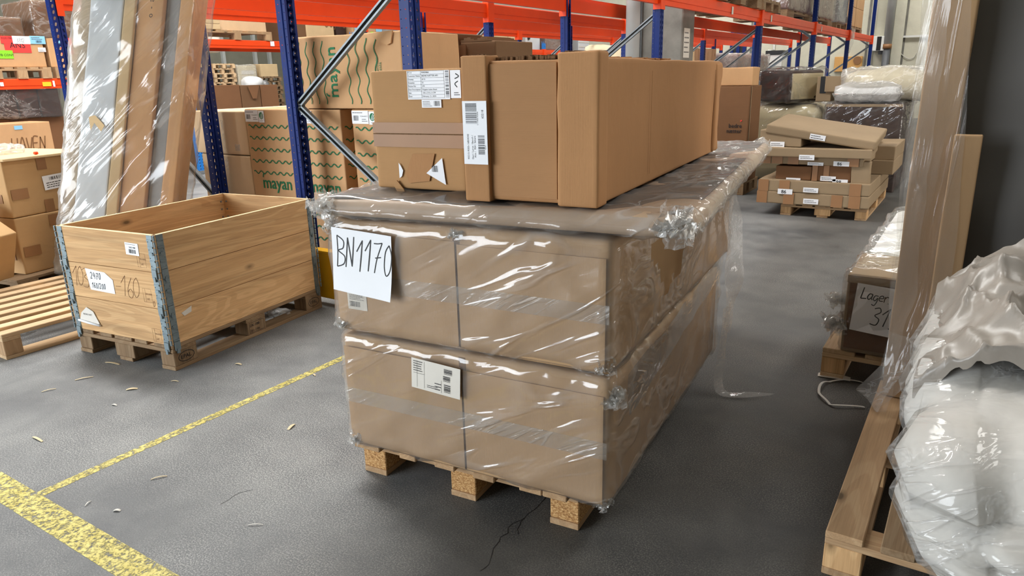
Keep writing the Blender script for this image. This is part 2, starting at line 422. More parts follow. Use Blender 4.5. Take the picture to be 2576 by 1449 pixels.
def crinkle(amp, freq, seed, sag=0, rot=.5):
    """sharp film folds running diagonally"""
    o = Vector((seed*5.3, seed*2.9, seed*8.1)); R3 = Matrix.Rotation(rot, 3, 'Y') @ Matrix.Rotation(.4, 3, 'X')
    def f(p, n):
        q = R3 @ p
        a = noise.noise(Vector((q.x*freq*.6, q.y*freq*.6, q.z*freq*2.6)) + o)
        b = noise.noise(Vector((q.x*freq*2.1, q.y*freq*2.1, q.z*freq*.7)) + o*1.7)
        h = (1 - min(1, abs(a)*3.2))**2*.7 + (1 - min(1, abs(b)*3.2))**2*.5
        return p + n*(h*amp)
    return f

def carton(name, label, sx, sy, sz, loc, rz=0, mat='plain', group=None, cat='carton', amp=.003, step=.16, r=.006, seed=None, tilt=None):
    seed = seed if seed is not None else random.random()*50
    V, F = gridbox(sx, sy, sz, step, r, wob(amp, 3, seed))
    o = mk(name, V, F, mat, None, True)
    o.location = loc; o.rotation_euler = (tilt[0], tilt[1], rz) if tilt else (0, 0, rz)
    o['sx'], o['sy'], o['sz'] = sx, sy, sz
    return tag(o, label, cat, group)
def carton_abs(name, label, x0, x1, y0, y1, z0, z1, **kw):
    return carton(name, label, x1 - x0, y1 - y0, z1 - z0, ((x0 + x1)/2, (y0 + y1)/2, z0), **kw)
def wrap(parent, sx=None, sy=None, sz=None, mat='film', gap=.006, step=.05, amp=.008, freq=3, seed=None, r=.02, name='plastic_wrap', z=0, keep=None):
    sx, sy, sz = sx or parent['sx'], sy or parent['sy'], sz or parent['sz']
    seed = seed if seed is not None else random.random()*40
    V, F = gridbox(sx + 2*gap, sy + 2*gap, sz + gap, step, r, crinkle(amp, freq, seed), keep)
    o = mk(name, V, F, mat, parent, True); o.location = (0, 0, z)
    return o

# faces of a carton as 2-D frames: origin (lower left), right, up, outward
def face(o, which):
    sx, sy, sz = o['sx'], o['sy'], o['sz']
    return {'front': ((-sx/2, -sy/2, 0), (1, 0, 0), (0, 0, 1), (0, -1, 0), sx, sz),
            'right': ((sx/2, -sy/2, 0), (0, 1, 0), (0, 0, 1), (1, 0, 0), sy, sz),
            'left': ((-sx/2, sy/2, 0), (0, -1, 0), (0, 0, 1), (-1, 0, 0), sy, sz),
            'top': ((-sx/2, -sy/2, sz), (1, 0, 0), (0, 1, 0), (0, 0, 1), sx, sy)}[which]
class Frame:
    def __init__(s, o, r, u, n): s.o, s.r, s.u, s.n = Vector(o), Vector(r), Vector(u), Vector(n)
    def p(s, a, b, e=0): return s.o + s.r*a + s.u*b + s.n*e
    def rot(s, ang, a=0, b=0):
        c, k = math.cos(ang), math.sin(ang)
        return Frame(s.p(a, b), s.r*c + s.u*k, s.u*c - s.r*k, s.n)
    def sub(s, a, b): return Frame(s.p(a, b), s.r, s.u, s.n)
def FF(o, which):
    f = face(o, which); return Frame(*f[:4])
def curlf(x, y, curl): return curl*((1 - y)**3*(.4 + x) + .25*x**4 + .3*math.sin(x*5)*(1 - y)*.3)
def decal(parent, fr, a, b, w, h, mat, name='label', e=.004, th=.0008, poly=None, label=None, curl=0):
    pts = poly or [(0, 0), (w, 0), (w, h), (0, h)]
    if curl:
        n = 8; V = []; F = []
        for i in range(n + 1):
            for j in range(n + 1):
                x, y = i/n, j/n
                k = curlf(x, y, curl)
                V.append(fr.p(a + x*w, b + y*h, e + k))
        F = [(i*(n + 1) + j, (i + 1)*(n + 1) + j, (i + 1)*(n + 1) + j + 1, i*(n + 1) + j + 1) for i in range(n) for j in range(n)]
        o = mk(name, V, F, mat, parent, True)
    else:
        m = len(pts)
        V = [fr.p(a + x, b + y, e) for x, y in pts] + [fr.p(a + x, b + y, e + th) for x, y in pts]
        F = [tuple(range(m))[::-1], tuple(range(m, 2*m))] + [(i, (i + 1) % m, m + (i + 1) % m, m + i) for i in range(m)]
        o = mk(name, V, F, mat, parent)
    if label: o['label'] = label
    return o
def spline(pts, n=6):
    if len(pts) < 3: return [Vector((*p, 0)) for p in pts]
    P = [Vector((*pts[0], 0))] + [Vector((*p, 0)) for p in pts] + [Vector((*pts[-1], 0))]
    out = []
    for i in range(1, len(P) - 2):
        for k in range(n):
            t = k/n; a, b, c, d = P[i - 1:i + 3]
            out.append(.5*((2*b) + (c - a)*t + (2*a - 5*b + 4*c - d)*t*t + (3*b - a - 3*c + d)*t**3))
    return out + [P[-2]]
def strokes(parent, fr, polys, width, mat, name='handwriting', e=.0052, smooth=True):
    V, F = [], []
    for poly in polys:
        pts = spline(poly) if smooth else [Vector((*p, 0)) for p in poly]
        base = len(V)
        for i, p in enumerate(pts):
            d = pts[min(i + 1, len(pts) - 1)] - pts[max(i - 1, 0)]
            d = d.normalized() if d.length > 0 else Vector((1, 0, 0))
            q = Vector((-d.y, d.x, 0))*width/2
            ez = e(p.x, p.y) if callable(e) else e
            V.append(fr.p(p.x + q.x, p.y + q.y, ez)); V.append(fr.p(p.x - q.x, p.y - q.y, ez))
        F += [(base + 2*i, base + 2*i + 1, base + 2*i + 3, base + 2*i + 2) for i in range(len(pts) - 1)]
    return mk(name, V, F, mat, parent)
GLYPH = {  # hand-drawn strokes in a unit-high cell
    'B': (.5, [[(.05, 1), (.1, .5), (.08, 0)], [(.05, 1), (.42, .85), (.4, .62), (.14, .52), (.5, .36), (.46, .12), (.08, 0)]]),
    'N': (.55, [[(.02, 0), (.1, .95)], [(.1, .95), (.38, .05)], [(.38, .05), (.46, 1)]]),
    '1': (.42, [[(0, .62), (.32, 1)], [(.32, 1), (.2, 0)]]), '7': (.5, [[(.02, .92), (.25, .93), (.48, .97)], [(.48, .97), (.2, .45), (.08, 0)], [(.1, .47), (.42, .52)]]),
    '0': (.5, [[(.3, .98), (.1, .75), (.05, .3), (.18, .02), (.38, .2), (.44, .65), (.3, .98)]]),
    '2': (.55, [[(.04, .78), (.2, .98), (.42, .85), (.35, .5), (.04, .02), (.3, .06), (.52, .05)]]), '4': (.55, [[(.22, .98), (.04, .42), (.5, .45)], [(.42, .8), (.36, 0)]]),
    '6': (.5, [[(.38, 1), (.1, .5), (.1, .12), (.3, .02), (.42, .25), (.25, .45), (.08, .3)]]), '/': (.35, [[(.3, 1), (.02, -.1)]]), '8': (.5, [[(.4, .85), (.2, .98), (.08, .78), (.38, .4), (.3, .03), (.06, .2), (.2, .5), (.4, .85)]]),
    '3': (.5, [[(.05, .9), (.3, .98), (.4, .76), (.16, .54), (.42, .36), (.34, .04), (.02, .06)]]), '-': (.5, [[(.05, .45), (.4, .47)]]), ':': (.2, []),
    'L': (.55, [[(.1, 1), (.04, .05)], [(.04, .05), (.5, .1)]]), 'a': (.5, [[(.4, .5), (.15, .5), (.04, .2), (.2, .03), (.38, .3), (.4, .5), (.38, .15), (.48, .04)]]),
    'g': (.48, [[(.4, .5), (.15, .5), (.06, .22), (.22, .08), (.38, .35), (.38, 0), (.25, -.32), (.02, -.25)]]), 'e': (.46, [[(.05, .26), (.38, .34), (.28, .52), (.08, .4), (.1, .1), (.4, .08)]]),
    'r': (.36, [[(.06, .5), (.06, .02)], [(.06, .3), (.2, .5), (.34, .46)]]), '.': (.2, [[(.05, .0), (.1, .03)]]),
    'H': (.6, [[(.05, 1), (.02, 0)], [(.45, .98), (.42, 0)], [(.03, .5), (.44, .48)]]), 'A': (.55, [[(.02, 0), (.24, 1), (.46, 0)], [(.1, .38), (.4, .38)]]), 'V': (.52, [[(.02, 1), (.22, 0), (.44, 1)]]),
    'E': (.5, [[(.4, .98), (.06, .96), (.04, .02), (.42, .05)], [(.05, .5), (.34, .5)]]), ' ': (.4, [])}
def hand(parent, fr, text, a, b, h, width, mat='ink', slant=.1, sp=1.0, name='handwriting', e=.0052, xs=1.0):
    polys = []; x = a
    for i, ch in enumerate(text):
        w, st = GLYPH[ch]
        dy = .04*math.sin(i*2.3)
        for s_ in st: polys.append([(x + (px*xs + slant*py)*h, b + (py + dy)*h) for px, py in s_])
        x += w*h*sp
    return strokes(parent, fr, polys, width, mat, name, e, True)
_dg = None
def text(parent, fr, body, a, b, size, mat='ink', name='lettering', e=.0052, bold=0, align='LEFT'):
    cu = bpy.data.curves.new('t', 'FONT'); cu.body = body; cu.size = size; cu.offset = bold; cu.resolution_u = 2; cu.align_x = align
    ob = bpy.data.objects.new('t', cu); COL.objects.link(ob)
    bpy.context.view_layer.update()
    me = bpy.data.meshes.new_from_object(ob.evaluated_get(bpy.context.evaluated_depsgraph_get()))
    bpy.data.objects.remove(ob)
    for v in me.vertices: v.co = fr.p(a + v.co.x, b + v.co.y, e)
    me.name = name; me.materials.clear()
    return link(name, me, mat, parent)
def barcode(parent, fr, a, b, w, h, n=26, mat='ink', name='barcode', e=.0052, vertical=False, seed=1):
    rnd = random.Random(seed); V, F = [], []
    x = 0; tot = w if not vertical else h
    while x < tot:
        bw = tot/n*rnd.choice((.35, .5, .9, 1.2)); g = tot/n*rnd.choice((.4, .6, 1.0))
        bw = min(bw, tot - x)
        q = [(a + x, b), (a + x + bw, b), (a + x + bw, b + h), (a + x, b + h)] if not vertical else [(a, b + x), (a + w, b + x), (a + w, b + x + bw), (a, b + x + bw)]
        k = len(V); V += [fr.p(c, d, e) for c, d in q]; F.append((k, k + 1, k + 2, k + 3)); x += bw + g
    return mk(name, V, F, mat, parent)
def rows(parent, fr, a, b, w, h, n, mat='inkgrey', name='print_lines', e=.0052, seed=2, th=.35):
    """lines of print too small to read"""
    rnd = random.Random(seed); V, F = [], []
    for i in range(n):
        y0 = b + h*(i + .3)/n; y1 = y0 + h/n*th; x = a
        while x < a + w*rnd.uniform(.7, 1):
            x1 = min(a + w, x + w*rnd.uniform(.05, .16))
            k = len(V); V += [fr.p(*c, e) for c in ((x, y0), (x1, y0), (x1, y1), (x, y1))]; F.append((k, k + 1, k + 2, k + 3)); x = x1 + w*.025
    o = mk(name, V, F, mat, parent); o['kind'] = 'stuff'; return o

# ------------------------------------------------------------------ setting
X0, X1, Y0, Y1, ZC = -24.0, 7.0, -9.0, 23.5, 7.6
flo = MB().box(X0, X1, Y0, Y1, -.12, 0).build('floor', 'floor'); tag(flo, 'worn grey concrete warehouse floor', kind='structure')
m = MB().box(X0, X1, Y1, Y1 + .2, 0, ZC).build('wall_back', 'wall_pale'); tag(m, 'pale rough concrete end wall', kind='structure')
WB = m
m = MB().box(X0 - .2, X0, Y0, Y1, 0, ZC).build('wall_left', 'wall_olive'); tag(m, 'dull olive grey side wall', kind='structure')
m = MB().box(X1, X1 + .2, Y0, Y1, 0, ZC).build('wall_right', 'wall_olive'); tag(m, 'dull olive grey side wall beyond the aisle', kind='structure')
mb = MB().box(X0, -9.2, Y0 - .2, Y0, 0, ZC).box(-.8, X1, Y0 - .2, Y0, 0, ZC).box(-9.2, -.8, Y0 - .2, Y0, 5.2, ZC)
tag(mb.build('wall_front', 'wall_pale'), 'pale wall with the open loading gate', kind='structure')
mb = MB()
tag(mb.box(X0, X1, Y0, Y1, ZC, ZC + .2).build('ceiling', 'ceiling'), 'pale flat warehouse ceiling', kind='structure')
# painted floor lines
mb = MB().box(-6.5, 1.6, .845, .945, 0, .0012); l1 = mb.build('line_marking', 'line', flo)
for pts in (((1384, 1240), (1352, 1276), (1318, 1302), (1290, 1318), (1262, 1352), (1240, 1382), (1228, 1420), (1196, 1449)), ((1318, 1302), (1300, 1330), (1305, 1352)), ((560, 1268), (600, 1240), (660, 1225))):
    P_ = [onZ(*p) for p in pts]; P_ = [p + Vector((noise.noise(p*40)*.01, noise.noise(p*37)*.01, 0)) for a_, b_ in zip(P_, P_[1:]) for p in (a_, a_.lerp(b_, .33), a_.lerp(b_, .66))]
    V_ = []
    for i_, p in enumerate(P_):
        d_ = (P_[min(i_ + 1, len(P_) - 1)] - P_[max(0, i_ - 1)]).normalized(); w_ = Vector((-d_.y, d_.x, 0))*(.0008 + .0014*abs(noise.noise(p*60)))
        V_ += [Vector((p.x, p.y, .0006)) + w_, Vector((p.x, p.y, .0006)) - w_]
    mk('crack', V_, [(2*i_, 2*i_ + 1, 2*i_ + 3, 2*i_ + 2) for i_ in range(len(P_) - 1)], 'black', flo)
mb = MB().box(-2.69, -2.645, .945, 9.0, 0, .0011); l2 = mb.build('line_marking', 'line', flo)
# vertical joints of the end wall panels: recessed strips and proud pilaster
for i, (px0, px1) in enumerate(((2246, 2272), )):
    a, b = onY(px0, 100, Y1).x, onY(px1, 100, Y1).x
    MB().box(a, b, Y1 - .1, Y1, 0, ZC).build('pilaster', 'wall_pale', WB)
for x in (-9.5, -6.4, -4.6, onY(2182, 100, Y1).x, onY(2274, 100, Y1).x):
    MB().box(x - .03, x + .03, Y1 - .012, Y1, 0, ZC).build('joint_strip', 'concrete', WB)

# ------------------------------------------------------------------ pallets
def pallet(name, label, loc, rz, W=.8, L=1.2, deck='pal', block='old2', boards=None, group=None, marks=False, along='y', H=.144, seed=3, deck0=0, mid=.145):
    """deck boards run along local y; x in [-W, 0], y in [0, L]"""
    t = thing(name, label, 'pallet', loc, rz, group)
    rnd = random.Random(seed); th = .022; k = H/.144; th *= k
    boards = boards or [(0, .145), (.205, .305), (.3275+.0, .4725), (.495, .595), (.655, .8)]
    for a, b in boards:
        a, b = a*W/.8, b*W/.8; j = rnd.uniform(-.004, .004)
        MB().box(-W + a, -W + b, j + deck0, L + j, H - th, H, .003).build('deck_board', deck + '1', t)
    for y0, y1 in ((0, .145), (L/2 - .0725, L/2 + .0725), (L - .145, L)):
        MB().box(-W, 0, y0, y1, H - 2*th, H - th, .002).build('stringer_board', deck + '0', t)
        for x0, x1 in ((0, .1), (W/2 - mid/2, W/2 + mid/2), (W - .1, W)):
            MB().box(-W + x0, -W + x1, y0 + rnd.uniform(0, .006), y1, th, H - 2*th, .003).build('block', block, t)
    for x0, x1 in ((0, .1), (W/2 - .05, W/2 + .05), (W - .1, W)):
        MB().box(-W + x0, -W + x1, 0, L, 0, th, .002).build('bottom_runner', deck + '1', t)
    return t

# ------------------------------------------------------------------ the main wrapped load
m1, m2 = onZ(919, 1183), onZ(1455, 1336)
YAW = math.atan2(m2.y - m1.y, m2.x - m1.x)
MW = (m2 - m1).length
def ML(u, v, z=0):
    c, s = math.cos(YAW), math.sin(YAW)
    return Vector((m2.x + u*c - v*s, m2.y + u*s + v*c, z))
main_pallet = pallet('pallet', 'chip-block wooden pallet carrying the tall BN1170 load', m2, YAW, MW, 1.3, 'pal', 'chip',
    [(0, .105), (.185, .25), (.32, .395), (.465, .54), (.625, .7), (.702, .78)], seed=11, deck0=-.045, mid=.1)
def main_box(name, label, u0, u1, v0, v1, z0, z1, seed, hole=None):
    c = ML((u0 + u1)/2, (v0 + v1)/2, z0)
    o = carton(name, label, u1 - u0, v1 - v0, z1 - z0, c, YAW, 'main', None, 'carton', .006, .1, .012, seed)
    f = FF(o, 'front'); w, h = u1 - u0, z1 - z0
    # two end flaps that meet at an upright seam
    cx = w*.5 + .0
    for a, b in ((.012, cx - .004), (cx + .004, w - .012)):
        decal(o, f, a, .015, b - a, h*.86 if a < .1 else h*.84, 'main', 'end_flap', .0045, .004)
    decal(o, f, cx - .012, .01, .024, h - .02, 'kraft_dark', 'seam_strip', .0015, .0015)
    decal(o, f, .0, h*.40, w, .055, 'tape_clear', 'tape', .0095, .0006)
    return o
U0, U1 = -.862, .112
low = main_box('wrapped_carton', 'wide film-wrapped carton lying directly on the chip-block pallet', U0, U1, -.05, 1.36, .144, .562, 3)
upp = main_box('wrapped_carton', 'wide film-wrapped carton with the BN1170 sheet, upper of two', U0 - .004, U1 + .002, -.05, 1.55, .575, .965, 8)
def tear(c):      # the torn hole in the side of the upper wrap
    w = upp['sx']/2
    if c.x < w - .004: return True
    y, z = c.y + upp['sy']/2 - .55, c.z - .24
    r = .105*(1 + .25*math.sin(5*math.atan2(z, y)) + .12*math.sin(9*math.atan2(z, y) + 1))
    return (y/1.9)**2 + z**2 > r**2
wl = wrap(low, mat='film_main', gap=.014, step=.03, amp=.013, freq=2.6, seed=4, r=.035)
wu = wrap(upp, mat='film_main', gap=.014, step=.03, amp=.014, freq=2.4, seed=9, r=.035, keep=tear)
# loose film bunched at the carton corners
def bunch(parent, c, r, seed, name='film_bunch', n=5, d=None):
    """knot of crumpled film: several small creased leaves of polythene gathered at one spot"""
    mb = MB(); rnd = random.Random(seed)
    for i in range(n + 2):
        rot = Matrix.Rotation(rnd.uniform(0, 6), 3, 'Z') @ Matrix.Rotation(rnd.uniform(-1.2, 1.2), 3, 'X') @ Matrix.Rotation(rnd.uniform(0, 6), 3, 'Z')
        off = Vector(c) + Vector((rnd.uniform(-1, 1), rnd.uniform(-1, 1), rnd.uniform(-.7, .7)))*r*.3
        k = 7; V = []; sd = Vector((seed + i*3.7, i*1.9, seed*2.1))
        for a in range(k + 1):
            for b in range(k + 1):
                p = Vector(((a/k - .5)*r*1.7, (b/k - .5)*r*1.3, 0)); q = p*(2.6/r) + sd
                p.z = r*(.45*noise.noise(q) + .35*(1 - 3*abs(noise.noise(q*1.7 + Vector((3, 3, 3))))))
                p.x += r*.25*noise.noise(q + Vector((7, 0, 0))); p.y += r*.25*noise.noise(q + Vector((0, 7, 0)))
                v = rot @ p; v.z = max(v.z, -c[2] + .002) if c[2] < r and False else v.z
                V.append(v + off)
        mb.add(V, [(a*(k + 1) + b, (a + 1)*(k + 1) + b, (a + 1)*(k + 1) + b + 1, a*(k + 1) + b + 1) for a in range(k) for b in range(k)])
    return mb.build(name, 'film_tail', parent, False)
bunch(upp, (upp['sx']/2 - .02, -upp['sy']/2 + .01, .02), .035, 3)
bunch(low, (low['sx']/2 - .0, -low['sy']/2 + .02, low['sz'] - .06), .04, 5)
bunch(upp, (-upp['sx']/2 + .01, -upp['sy']/2 + .02, upp['sz'] - .03), .04, 6)
bunch(upp, (-upp['sx']/2 + .02, -upp['sy']/2 + .0, .02), .03, 16)
bunch(low, (-low['sx']/2 + .03, -low['sy']/2 + .0, .02), .03, 7)
bunch(low, (low['sx']/2 - .02, -low['sy']/2 + .02, .012), .03, 8)
bunch(upp, (.0, -upp['sy']/2 - .005, upp['sz'] - .02), .025, 9, n=3)
# hanging tails of torn film at the far end of the load
def sheet(name, parent, pts, mat='film_tail', seed=1, amp=.02, freq=7, n=14):
    """draped sheet: pts are two rails of equal length"""
    A, B = [spline3(p, n) for p in pts]; V, F = [], []; k = 10; m_ = min(len(A), len(B))
    for i in range(m_):
        for j in range(k + 1):
            p = A[i].lerp(B[i], j/k); q = p*freq + Vector((seed*3, seed, 0))
            p = p + Vector((noise.noise(q), noise.noise(q + Vector((9, 0, 0))), .5*noise.noise(q + Vector((0, 9, 0)))))*amp
            V.append(p)
    F = [(i*(k + 1) + j, (i + 1)*(k + 1) + j, (i + 1)*(k + 1) + j + 1, i*(k + 1) + j + 1) for i in range(m_ - 1) for j in range(k)]
    return mk(name, V, F, mat, parent, True)
def spline3(pts, n=6):
    P = [Vector(p) for p in pts]; P = [P[0]] + P + [P[-1]]; out = []
    for i in range(1, len(P) - 2):
        a, b, c, d = P[i - 1:i + 3]
        for k in range(n):
            t = k/n; out.append(.5*((2*b) + (c - a)*t + (2*a - 5*b + 4*c - d)*t*t + (3*b - a - 3*c + d)*t**3))
    return out + [P[-2]]
hx, hy = upp['sx']/2, upp['sy']/2
sheet('film_tail', upp, [[(hx + .01, hy - .32, .36), (hx + .03, hy - .22, .1), (hx + .05, hy - .2, -.14), (hx + .05, hy - .24, -.3)],
                         [(hx + .01, hy - .05, .38), (hx + .06, hy + .02, .1), (hx + .08, hy - .04, -.12), (hx + .06, hy - .18, -.34)]], seed=2, n=6)
sheet('film_tail', upp, [[(hx + .045, hy - .26, -.2), (hx + .05, hy - .34, -.42), (hx + .06, hy - .38, -.55), (hx + .16, hy - .36, -.565), (hx + .28, hy - .3, -.562)],
                         [(hx + .06, hy - .16, -.2), (hx + .07, hy - .26, -.42), (hx + .09, hy - .32, -.555), (hx + .19, hy - .31, -.555), (hx + .3, hy - .28, -.556)]], seed=5, n=6, amp=.012)
sheet('film_fold', low, [[(low['sx']/2 + .02, -low['sy']/2 + .1, .40), (low['sx']/2 + .035, -.3, .43), (low['sx']/2 + .04, .25, .47), (low['sx']/2 + .045, .62, .5)],
                         [(low['sx']/2 + .02, -low['sy']/2 + .14, .25), (low['sx']/2 + .03, -.25, .3), (low['sx']/2 + .03, .3, .36), (low['sx']/2 + .03, .62, .4)]], seed=7, n=6, amp=.012, mat='film')
# paper sheet BN1170
f = FF(upp, 'front')
hw = upp['sx']/2
fr_ = f.rot(-.05, .02, .155)
pap = decal(upp, fr_, 0, 0, .242, .212, 'paper', 'paper_sheet', .03, curl=.012, label='white paper sheet handwritten BN1170')
hand(pap, fr_, 'BN1170', .014, .082, .105, .0036, e=lambda x, y: .0308 + curlf(x/.242, y/.212, .012), sp=.77, slant=.05, xs=.68)
# sticker under it and shipping label on the lower carton
st = decal(upp, f, .055, .085, .08, .06, 'paper_grey', 'sticker', .0095)
barcode(st, f, .063, .095, .045, .018, 22, 'inkgrey', e=.0108); rows(st, f, .063, .118, .06, .02, 4, e=.0108)
g = FF(low, 'front').rot(-.06, .305, .285)
lb = decal(low, g, 0, 0, .185, .105, 'paper_grey', 'shipping_label', .028, .001, label='creased white shipping label')
barcode(lb, g, .125, .012, .024, .028, 14, e=.0302, vertical=True); barcode(lb, g, .122, .05, .026, .018, 10, e=.0302, vertical=True); barcode(lb, g, .125, .075, .03, .02, 12, e=.0302, vertical=True)
rows(lb, g, .008, .06, .04, .04, 5, e=.0302, seed=5); rows(lb, g, .06, .012, .05, .012, 2, e=.0302, seed=6); rows(lb, g, .09, .01, .025, .03, 3, e=.0302, seed=8)
for ln_ in ([(.022, .006), (.022, .1)], [(.05, .006), (.05, .1)], [(.008, .055), (.05, .055)], [(.115, .006), (.115, .05)]): strokes(lb, g, [ln_], .0008, 'inkgrey', 'ruled_line', .0302, False)

# flat wrapped slab on top
sl_c = ML(-.34, 1.0, .982); SYAW = YAW + .066
V, F = gridbox(1.2, 2.14, .055, .06, .024, wob(.01, 4, 5))
slab = mk('wrapped_slab', V, F, 'slab', None, True); slab.location = sl_c; slab.rotation_euler = (0, 0, SYAW)
slab['sx'], slab['sy'], slab['sz'] = 1.2, 2.14, .055
tag(slab, 'long flat brown slab in glossy film lying across the two wrapped cartons', 'slab')
tp = FF(slab, 'top'); decal(slab, tp, .03, .03, 1.14, 2.08, 'slab_top', 'top_panel', .0005, .0025)
wrap(slab, mat='film_slab', gap=.009, step=.025, amp=.012, freq=4.5, seed=21, r=.032, z=-.004)
bunch(slab, (.55, -1.05, .03), .06, 11, n=5); bunch(slab, (-.57, -1.05, .025), .055, 12, n=5); bunch(slab, (.55, 1.04, .03), .05, 13)
bunch(slab, (.3, .2, .062), .03, 14, n=3); bunch(slab, (-.5, -.45, .062), .035, 15, n=4)

# bench carton: long box with two folded corner sleeves
BT = 1.052
b_c = ML(-.148, .745, BT); BY = YAW + .012
bench = carton('bench_carton', 'long brown carton with white barcode strip standing on the film-wrapped slab', .40, 1.52, .385, b_c, BY, 'bench', None, 'carton', .008, .07, .006, 33)
bf = FF(bench, 'front'); bw = .40
# inset end panel and the two projecting sleeves
decal(bench, bf, .075, .012, .205, .365, 'bench_in', 'end_panel', .003, .002)
V, F = gridbox(.082, .075, .405, .04, .004, wob(.0025, 12, 2)); q = mk('corner_sleeve', V, F, 'bench', bench, True); q.location = (-.2 + .035, -.76 + .018, -.004)
V, F = gridbox(.118, .075, .405, .04, .006, wob(.003, 12, 6)); q2 = mk('corner_sleeve', V, F, 'bench', bench, True); q2.location = (.2 - .053, -.76 + .016, -.004)
V, F = gridbox(.075, .1, .38, .05, .012, wob(.008, 10, 9)); q3 = mk('corner_sleeve', V, F, 'bench', bench, True); q3.location = (.2 - .03, .76 - .045, 0)
mb = MB(); rnd = random.Random(4)
for sx_, hw_ in ((-.165, .036), (.148, .053)):
    te = MB()
    for i in range(9):
        x_ = sx_ - hw_ + i*hw_*2/9; te.box(x_, x_ + hw_*2/9, -.776 + rnd.uniform(0, .012), -.71 + rnd.uniform(-.02, .02), .3995, .4015 + rnd.uniform(0, .003))
    te.build('torn_edge', 'flute', bench)
for i in range(26):      # ragged corrugated flap edges along the top
    x = -.12 + i*.0085; mb.box(x, x + .007, -.735 + rnd.uniform(-.006, .006), -.60, .386, .394 + rnd.uniform(0, .004))
mb.build('top_flap', 'flute', bench)
mb = MB()
for i in range(30):
    y = -.66 + i*.022; mb.box(-.19 + rnd.uniform(0, .05), .17 + rnd.uniform(-.05, .02), y, y + .021, .385, .389 + .006*abs(noise.noise(Vector((i*.3, 1, 1)))))
mb.build('top_flap', 'bench', bench)
# upright creases on the long side
br = FF(bench, 'right')
for a, wd, m_ in ((1.40, .0025, 'flute'), (1.46, .002, 'bench_in'), (.46, .002, 'bench_in')):
    decal(bench, br, a, .03, wd, .32, m_, 'crease', .0045 if m_ != 'tape' else .0042, .0006)
sf = Frame(q.location + Vector((-.041, -.0375, 0)), (1, 0, 0), (0, 0, 1), (0, -1, 0))
lab = decal(bench, sf, .004, .108, .078, .176, 'paper', 'barcode_label', .005, .0008, label='white upright barcode label printed 62218')
barcode(lab, sf, .014, .222, .036, .056, 34, e=.0062, vertical=True, seed=3); barcode(lab, sf, .052, .136, .021, .054, 26, e=.0062, vertical=True, seed=6)
vt = Frame(sf.p(.0, .0), (0, 0, 1), (-1, 0, 0), (0, -1, 0))       # writing that reads upwards
text(lab, vt, '62218', .236, -.072, .0095, e=.0062)
text(lab, vt, '90015-9000-16804040', .122, -.022, .0078, e=.0062)
text(lab, vt, 'Gavl / Larva / Bench /', .122, -.036, .0078, e=.0062); text(lab, vt, 'Alto /  904 / Sahara', .127, -.044, .0078, e=.0062)
text(lab, vt, '5 714985 402848', .218, -.0545, .0052, 'inkgrey', e=.0062)
text(lab, vt, '62218', .15, -.077, .0045, 'inkgrey', e=.0062)

# carton of the latex sheet, left of it
l_c = ML(-.605, .43, BT - .004)
latex = carton('latex_carton', 'brown carton with tabular shipping label left of the long bench carton', .345, .66, .375, l_c, YAW + .02, 'latex', None, 'carton', .004, .1, .007, 41)
lf = FF(latex, 'front')
decal(latex, lf, .0, .176, .345, .003, 'flute', 'lid_gap', .0035, .001)
decal(latex, lf, .0, .180, .345, .034, 'tape', 'tape', .0038, .0008); decal(latex, lf, .0, .136, .345, .04, 'tape', 'tape', .0038, .0008)
tb = decal(latex, lf, .148, .285, .155, .086, 'paper', 'shipping_label', .005)
ks = ['PO #', 'Customer Name', 'Density', 'Quantity', 'Packet No', 'Item Description', 'Size', 'Date']
vs = ['K0024866', 'BEDRE NÆTTER APS', '65 D', '01', '270', 'Organic Latex Sheet', '130 x 210 x 6 CM', 'February, 21, 2024']
for i, (a, b) in enumerate(zip(ks, vs)):
    y = .3715 - .0815*(i + 1)/8 + .0025
    text(tb, lf, a, .152, y, .0066, e=.0062); text(tb, lf, b, .203, y, .0066, e=.0062)
strokes(tb, lf, [[(.151, .2895 + i*.0101), (.284, .2895 + i*.0101)] for i in range(9)] + [[(x, .2895), (x, .3703)] for x in (.151, .2, .284)], .0007, 'ink', 'table_lines', .0062, False)
barcode(tb, lf, .2885, .291, .012, .078, 30, e=.0062, vertical=True)
t2 = decal(latex, lf, .306, .288, .036, .082, 'paper', 'shipping_label', .005)
rows(t2, lf, .318, .295, .02, .012, 2, 'ink', e=.0062); strokes(t2, lf, [[(.33, .32), (.322, .33), (.333, .338)], [(.322, .345), (.336, .352), (.325, .36)]], .003, 'ink', 'lettering', .0062)
t3 = decal(latex, lf, .198, .26, .072, .024, 'paper', 'sticker', .0048)
barcode(t3, lf, .243, .265, .022, .015, 16, e=.0058); rows(t3, lf, .202, .263, .034, .018, 4, e=.0058, seed=4)
decal(latex, lf, 0, 0, 0, 0, 'paper', 'torn_label', .0045, poly=[(.2, .055), (.262, .105), (.272, .02)])
barcode(latex, lf, .222, .06, .024, .02, 12, e=.0056)
decal(latex, lf, 0, 0, 0, 0, 'paper', 'torn_label', .0045, poly=[(.094, .085), (.102, .075), (.11, .06), (.104, .042), (.094, .035)])
decal(latex, lf, 0, 0, 0, 0, 'bench', 'torn_paper', .0042, poly=[(.15, .115), (.235, .118), (.21, .03), (.13, .02), (.12, .05)])
decal(latex, lf, 0, 0, 0, 0, 'latex', 'torn_paper', .006, .004, poly=[(.07, .015), (.085, .028), (.11, -.0), (.118, -.02), (.085, -.012)])

